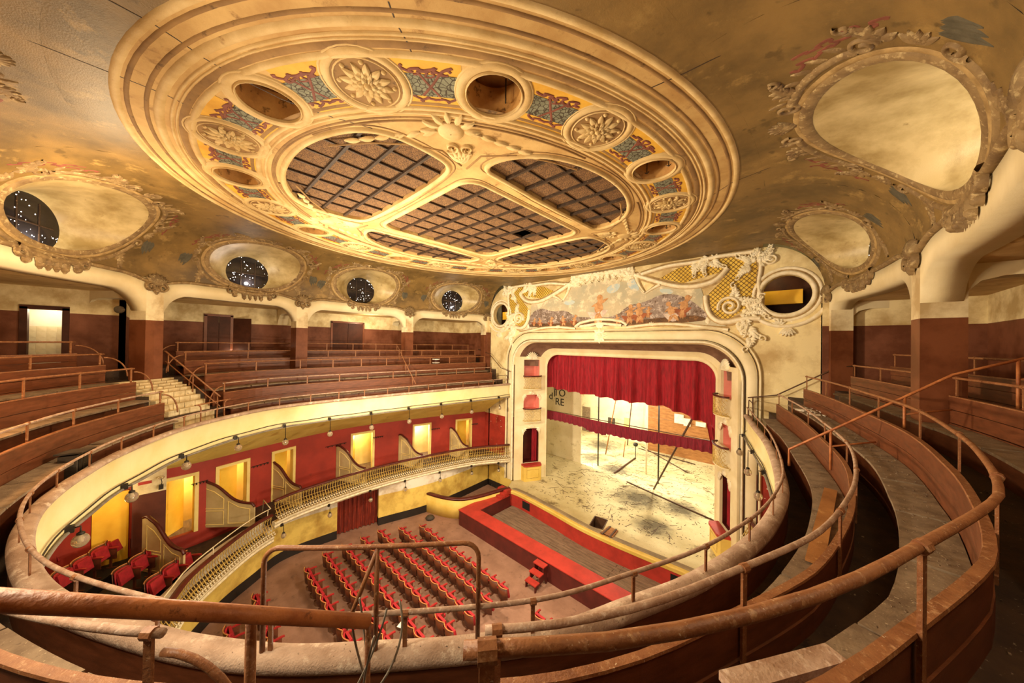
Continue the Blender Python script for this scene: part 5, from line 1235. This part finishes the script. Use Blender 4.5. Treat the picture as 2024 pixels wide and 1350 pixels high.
q0, q1 = BW.px(328, 3.8, -.3, 0, LB*.45), BW.px(262, 3.8, -.3, 0, LB*.45)
mat('pier', H('5c2a1c'), zones=[(0, H('5a2a1c')), (4.45, H('e8dcb8'))], scale=1, rough=.5)
mb = MB(); BW.sweep(mb, q0, q1, [(-.4, 1.8), (-.4, 5.3), (.05, 5.3), (.05, 1.8)], .2); struct(mb, 'pillar_box', 'pier')
t = thing('emergency_lamp', 'small emergency lamp with curved arm on the cream pier head', 'lamp', BW.at((q0+q1)/2, -.42, 4.8))
mb = MB(); c = BW.at(q0+.12, -.46, 4.62); mb.box(c[0]-.1, c[0]+.1, c[1]-.06, c[1]+.06, c[2]-.07, c[2]+.07); put(mb.build('housing', 'metal_dark'), t)
put(pipe([c, c+np.array((.1, .02, .18)), c+np.array((.05, .0, .3))], .012).build('arm', 'cable'), t)
mb = MB(); mb.lathe([(.01, .05), (.08, .03), (.1, 0), (.06, -.05), (.01, -.06)], c+np.array((.05, 0, .34)), 10); put(mb.build('head', 'globe', None, True), t)
mb = MB(); c = BW.at((q0+q1)/2+.1, -.41, 4.85); tt = BW.tg(q0); n3 = BW.nr(q0); mb.obox(c, (tt[0]*.16, tt[1]*.16, 0), (n3[0]*.01, n3[1]*.01, 0), (0, 0, .05)); tag(mb.build('notice_plate', 'red_paint'), 'small red lettered notice plate on the cream pier head', 'notice')
qa_, qb_ = BW.px(252, 3, -.03, 0, LB*.45), BW.px(180, 3, -.03, 0, LB*.45)
mb = MB(); BW.sweep(mb, qa_, qb_, [(-.04, 1.85), (-.04, 4.6), (.02, 4.6), (.02, 1.85)], .2); struct(mb, 'door_11', 'yellow_lit')
light('POINT', BW.at((qa_+qb_)/2, -1.0, 4.4), 30, (1, .7, .3), .15)
# ---------------------------------------------------------------- globe lamps
def globe_lamp(p, rod, n, label, group, r=.1):
    t = thing('globe_lamp', label, 'lamp', tuple(p), 0, group); p = np.asarray(p)
    mb = MB(); mb.box(p[0]-.05, p[0]+.05, p[1]-.05, p[1]+.05, p[2]-.03, p[2]+.09); put(mb.build('bracket', 'metal_dark'), t)
    q = p+np.array((n[0], n[1], 0))*.12
    pts = [p+np.array((0, 0, .03)), q+np.array((0, 0, .05)), q+np.array((0, 0, -.02)), q-np.array((0, 0, rod))]
    mb = MB(); mb.tube(pts, .013, 6); mb.lathe([(.02, .05), (.05, .03), (.055, 0)], q-np.array((0, 0, rod)), 8); put(mb.build('stem', 'metal_dark', None, True), t)
    mb = MB(); mb.lathe([(r*math.sin(a)+.002, -r*1.1*math.cos(a)) for a in np.linspace(PI*.12, PI, 10)], q-np.array((0, 0, rod+r*1.05)), 14); gl = put(mb.build('globe', 'globe', None, True), t)
    mb = MB(); mb.lathe([(.012, .06), (.022, 0), (.03, -.05), (.02, -.085), (.002, -.095)], q-np.array((0, 0, rod+.05)), 8); mb.build('bulb', 'white_relief', gl, True)
for x, rod in ((130, .10), (240, .12), (355, .14), (463, .2), (563, .5), (651, .5), (733, .52), (807, .52), (871, .52), (930, .52), (985, .52)):
    q = PAR.px(x, 6.5, 0, 0, hl); globe_lamp(PAR.at(q, -.05, 6.5), rod, -PAR.nr(q), 'clear glass globe lamp hanging from the cream gallery front', 'globe lamps of the gallery front', .11)
for x in (1471, 1491, 1514):
    q = PAR.px(x, 6.5, 0, hl, LP); globe_lamp(PAR.at(q, -.05, 6.5), .55, -PAR.nr(q), 'clear glass globe lamp hanging from the cream gallery front', 'globe lamps of the gallery front', .11)
for x in (557, 647, 730, 799, 868, 930, 985):
    q = BAL.px(x, 2.2, 0, 0, BAL.L*.4); globe_lamp(BAL.at(q, -.06, 2.14), .3, -BAL.nr(q), 'clear glass globe lamp hanging below the gilt box balustrade', 'globe lamps below the boxes', .1)
# ---------------------------------------------------------------- theatre seats
def make_seat(flip=True, label='', group=''):
    t = thing('theatre_seat', label, 'seat', (0, 0, 0), 0, group)
    def shell(y, z0, z1, hw, th, n=9):
        mb = MB(); L = []
        for i in range(n):
            x = -hw+2*hw*i/(n-1); yy = y-.085*(1-(x/hw)**2)
            L.append([(x, yy, z0), (x, yy-.04, z1), (x, yy-.04+th, z1), (x, yy+th, z0)])
        mb.skin(L); return mb
    bk = shell(-.2, .36, .84, .245, .022).build('backrest', 'seat_wood', t, True)
    shell(-.17, .46, .80, .215, .045).build('back_cushion', 'seat_red', t, True)
    mb = MB(); mb.tube([(x, -.235-.085*(1-(x/.25)**2), .85) for x in np.linspace(-.25, .25, 9)], .016, 6); mb.build('top_edge', 'seat_edge', bk, True)
    mb = MB()
    if flip: mb.obox((0, -.09, .60), (.205, 0, 0), (0, .035, .01), (0, -.05, .19))
    else: mb.obox((0, .03, .44), (.205, 0, 0), (0, .21, .015), (0, 0, .045))
    mb.build('seat_cushion', 'seat_red', t)
    mb = MB()
    for x in (-.25,): mb.skin([[(x-.028, y, z), (x-.028, y, z+.04), (x+.028, y, z+.04), (x+.028, y, z)] for y, z in ((-.24, .64), (-.1, .655), (.1, .655), (.19, .64))])
    mb.build('armrest', 'arm_red', t)
    mb = MB(); mb.box(-.262, -.238, -.2, .12, .3, .64); mb.box(-.27, -.23, -.06, 0, 0, .3); mb.box(-.275, -.225, -.16, .14, 0, .025); mb.build('side_frame', 'seat_wood', t)
    return t
ROWS = [(8.98, -6.63, .0, 'first row facing the orchestra pit'), (8.15, -7.2, .0, 'second row behind the orchestra pit'), (7.33, -7.3, .0, 'third row behind the orchestra pit'), (6.52, -7.25, .0, 'fourth row behind the orchestra pit'),
        (5.72, -7.3, .0, 'fifth row behind the orchestra pit'), (4.94, -7.3, .0, 'sixth row behind the orchestra pit'), (4.12, -6.9, .0, 'seventh row, last before the cross aisle'), (2.45, -6.5, -.3, 'row just behind the cross aisle'), (1.6, -5.9, -.3, 'rearmost row under the circle')]
proto = {True: make_seat(True), False: make_seat(False)}
spare = {True: True, False: True}
def seat(x, y, z, rz, lb, grp, flip=True):
    o = proto[flip] if spare[flip] else copy_tree(proto[flip]); spare[flip] = False
    o.location = (x, y, z); o.rotation_euler = (0, 0, rz); o['label'] = lb; o['group'] = grp
    return o
for ri, (y, xa, xb, nm) in enumerate(ROWS):
    n = int((xb-xa)/.515)
    for i in range(n):
        fl = not ((ri == 0 and i in (4, n-1)) or (ri == 6 and i in (2, 3)) or RND.random() < .01)
        x = xb-.26-i*.515
        seat(x, y+RND.uniform(-.012, .012), 0, RND.uniform(-.015, .015), 'red upholstered folding theatre seat in the '+nm if fl else 'red theatre seat with its cushion down, '+nm, 'stalls seats '+nm if fl else 'stalls seats left open '+nm, fl)
    # closing arm at the far end
    e = proto[True]
for ri, (y, _, _, nm) in enumerate(ROWS[:5]):
    for i in range(3 if ri < 2 else 2): seat(1.55+i*.515, y-.1, 0, 0, 'red upholstered folding theatre seat across the centre aisle in '+nm.split(' behind')[0].split(' facing')[0], 'stalls seats across the aisle '+nm)
# seats of the rear circle
CROWS = [([(297, 1160), (335, 1132), (362, 1108)], 1.85, 'beside the bellied balustrade'), ([(230, 1144), (269, 1116), (307, 1088)], 2.0, 'second from the bellied balustrade'),
         ([(110, 1152), (147, 1121), (194, 1096), (238, 1070)], 2.18, 'third from the bellied balustrade'), ([(106, 1108), (164, 1046), (200, 1060)], 2.36, 'before the orange lit wall')]
for pts, zf, nm in CROWS:
    Q = [atz(x, y, zf+.62) for x, y in pts]; d = Q[-1][:2]-Q[0][:2]; d /= np.linalg.norm(d); c = sum(Q)/len(Q); nrm = np.array((d[1], -d[0]))
    if nrm[1] < 0: nrm = -nrm
    rz = math.atan2(nrm[1], nrm[0])-PI/2; n = max(len(Q), 4)
    ln = np.linalg.norm(Q[-1][:2]-Q[0][:2]); cnt = int(ln/.54)+1
    mb = MB(); b = c[:2]-nrm*.05; hl_ = ln/2+.5; mb.obox((b[0], b[1], (1.6+zf)/2), (d[0]*hl_, d[1]*hl_, 0), (nrm[0]*.5, nrm[1]*.5, 0), (0, 0, (zf-1.6)/2)); struct(mb, 'floor_riser', 'black')
    for i in range(cnt):
        f = (i-(cnt-1)/2)*.54; p = c[:2]+d*f+nrm*.2
        seat(p[0], p[1], zf, rz, 'red plush circle seat in the row '+nm, 'circle seats '+nm, True)
# ---------------------------------------------------------------- loose things in the gallery
q = PAR.px(116, 7.1, .5, 0, hl); p = PAR.at(q, .30, 6.75); d = PAR.tg(q); rz = math.atan2(d[1], d[0])
t = thing('ribbed_heater', 'dark ribbed metal heater box with a loose lid on the front walkway', 'heater', tuple(p), rz)
mb = MB(); mb.box(-.26, .26, -.12, .12, 0, .9); mb.build('body', 'crate', t)
for i in range(11): mb = MB(); mb.box(-.23+.042*i, -.205+.042*i, .12, .14, .03, .88); mb.build('rib', 'metal_dark', t)
mb = MB(); mb.obox((0, .01, .925), (.27, 0, .02), (0, .18, 0), (0, 0, .015)); mb.build('lid', 'crate', t)
q = PAR.px(862, 8.9, 2.0, 0, hl); p = PAR.at(q, OFF[1](q)+.5, 8.64)
t = thing('striped_drum', 'small brown drum with pale stripes on the third tier bench', 'drum', tuple(p))
mb = MB(); mb.lathe([(.02, 0), (.2, 0), (.23, .1), (.23, .3), (.2, .4), (.02, .4)], (0, 0, 0), 16); mb.build('shell', 'door_brown', t, True)
for z in (.08, .3): mb = MB(); mb.lathe([(.235, z), (.24, z+.02), (.235, z+.05)], (0, 0, 0), 16); mb.build('stripe', 'paper', t, True)
a, b = atz(1642, 968, 7.58), atz(1610, 1112, 7.58); mb = MB(); mb.bar(a, b, .16, .03); tag(mb.build('loose_board', 'scene_wood'), 'loose tan board lying on the front tier bench seat', 'board')
a, b = atz(1440, 1362, 8.56), atz(1652, 1303, 8.56); dd = (b-a)/np.linalg.norm(b-a); s_ = np.array((-dd[1], dd[0], 0))
t = thing('low_partition', 'low brown partition end with a dust white top on the gallery floor', 'partition', (*((a+b)/2)[:2], 8.2))
mb = MB(); mb.obox((a+b)/2-np.array((0, 0, .2)), (b-a)/2, s_*.035, (0, 0, .2)); put(mb.build('body', 'wood'), t)
mb = MB(); mb.obox((a+b)/2+np.array((0, 0, .015)), (b-a)/2*1.01, s_*.045, (0, 0, .02)); put(mb.build('top', 'pipe_dust', None), t)
mb = MB(); r = random.Random(5); c = atz(1603, 812, 8.2)
for _ in range(26): x, y = r.gauss(0, .16), r.gauss(0, .3); a = r.uniform(0, 3); L_ = r.uniform(.03, .1); mb.obox((c[0]+x, c[1]+y, 8.19+r.uniform(0, .03)), (math.cos(a)*L_, math.sin(a)*L_, 0), (-math.sin(a)*L_*.5, math.cos(a)*L_*.5, .01), (0, 0, .006))
o = mb.build('paper_litter', 'paper'); o['label'] = 'heap of torn paper scraps on the second tier bench end'; o['category'] = 'litter'; o['kind'] = 'stuff'
mb = MB(); r = random.Random(9)
for _ in range(700):
    q = r.uniform(PAR.near(6, 1.9), LP-2); k = r.choice((0, 1, 1, 2)); o_ = OFF[k](q)+r.uniform(.05, .5) if r.random() < .5 else OFF[min(k, 1)](q)-r.uniform(.05, .4)
    z = TIER_Z[k+1] if o_ > OFF[k](q) else PANEL_Z[min(k, 1)]-.52+.02
    p = PAR.at(q, o_, z+.006); a = r.uniform(0, 3); L_ = r.uniform(.004, .014); mb.obox(p, (math.cos(a)*L_, math.sin(a)*L_, 0), (-math.sin(a)*L_*.5, math.cos(a)*L_*.5, .003), (0, 0, .003))
o = mb.build('plaster_flakes', 'plank'); o['label'] = 'pale plaster flakes scattered over the tiers beside the peeling wall'; o['category'] = 'litter'; o['kind'] = 'stuff'
# bag by the stalls wall and a paper on the seats
p = atz(846, 1020, 0)+np.array((.35, -.1, 0)); mb = MB(); mb.lathe([(.02, 0), (.22, .0), (.26, .08), (.18, .17), (.05, .2)], p, 10); o = mb.build('sack', 'crate', None, True); tag(o, 'slumped dark sack on the floor beside the yellow loge front', 'sack')
p = atz(793, 1234, .72); mb = MB(); mb.obox(p, (.07, .03, 0), (-.02, .1, .03), (0, 0, .003)); tag(mb.build('paper_sheet', 'paper'), 'single white sheet of paper lying on a stalls seat', 'paper')
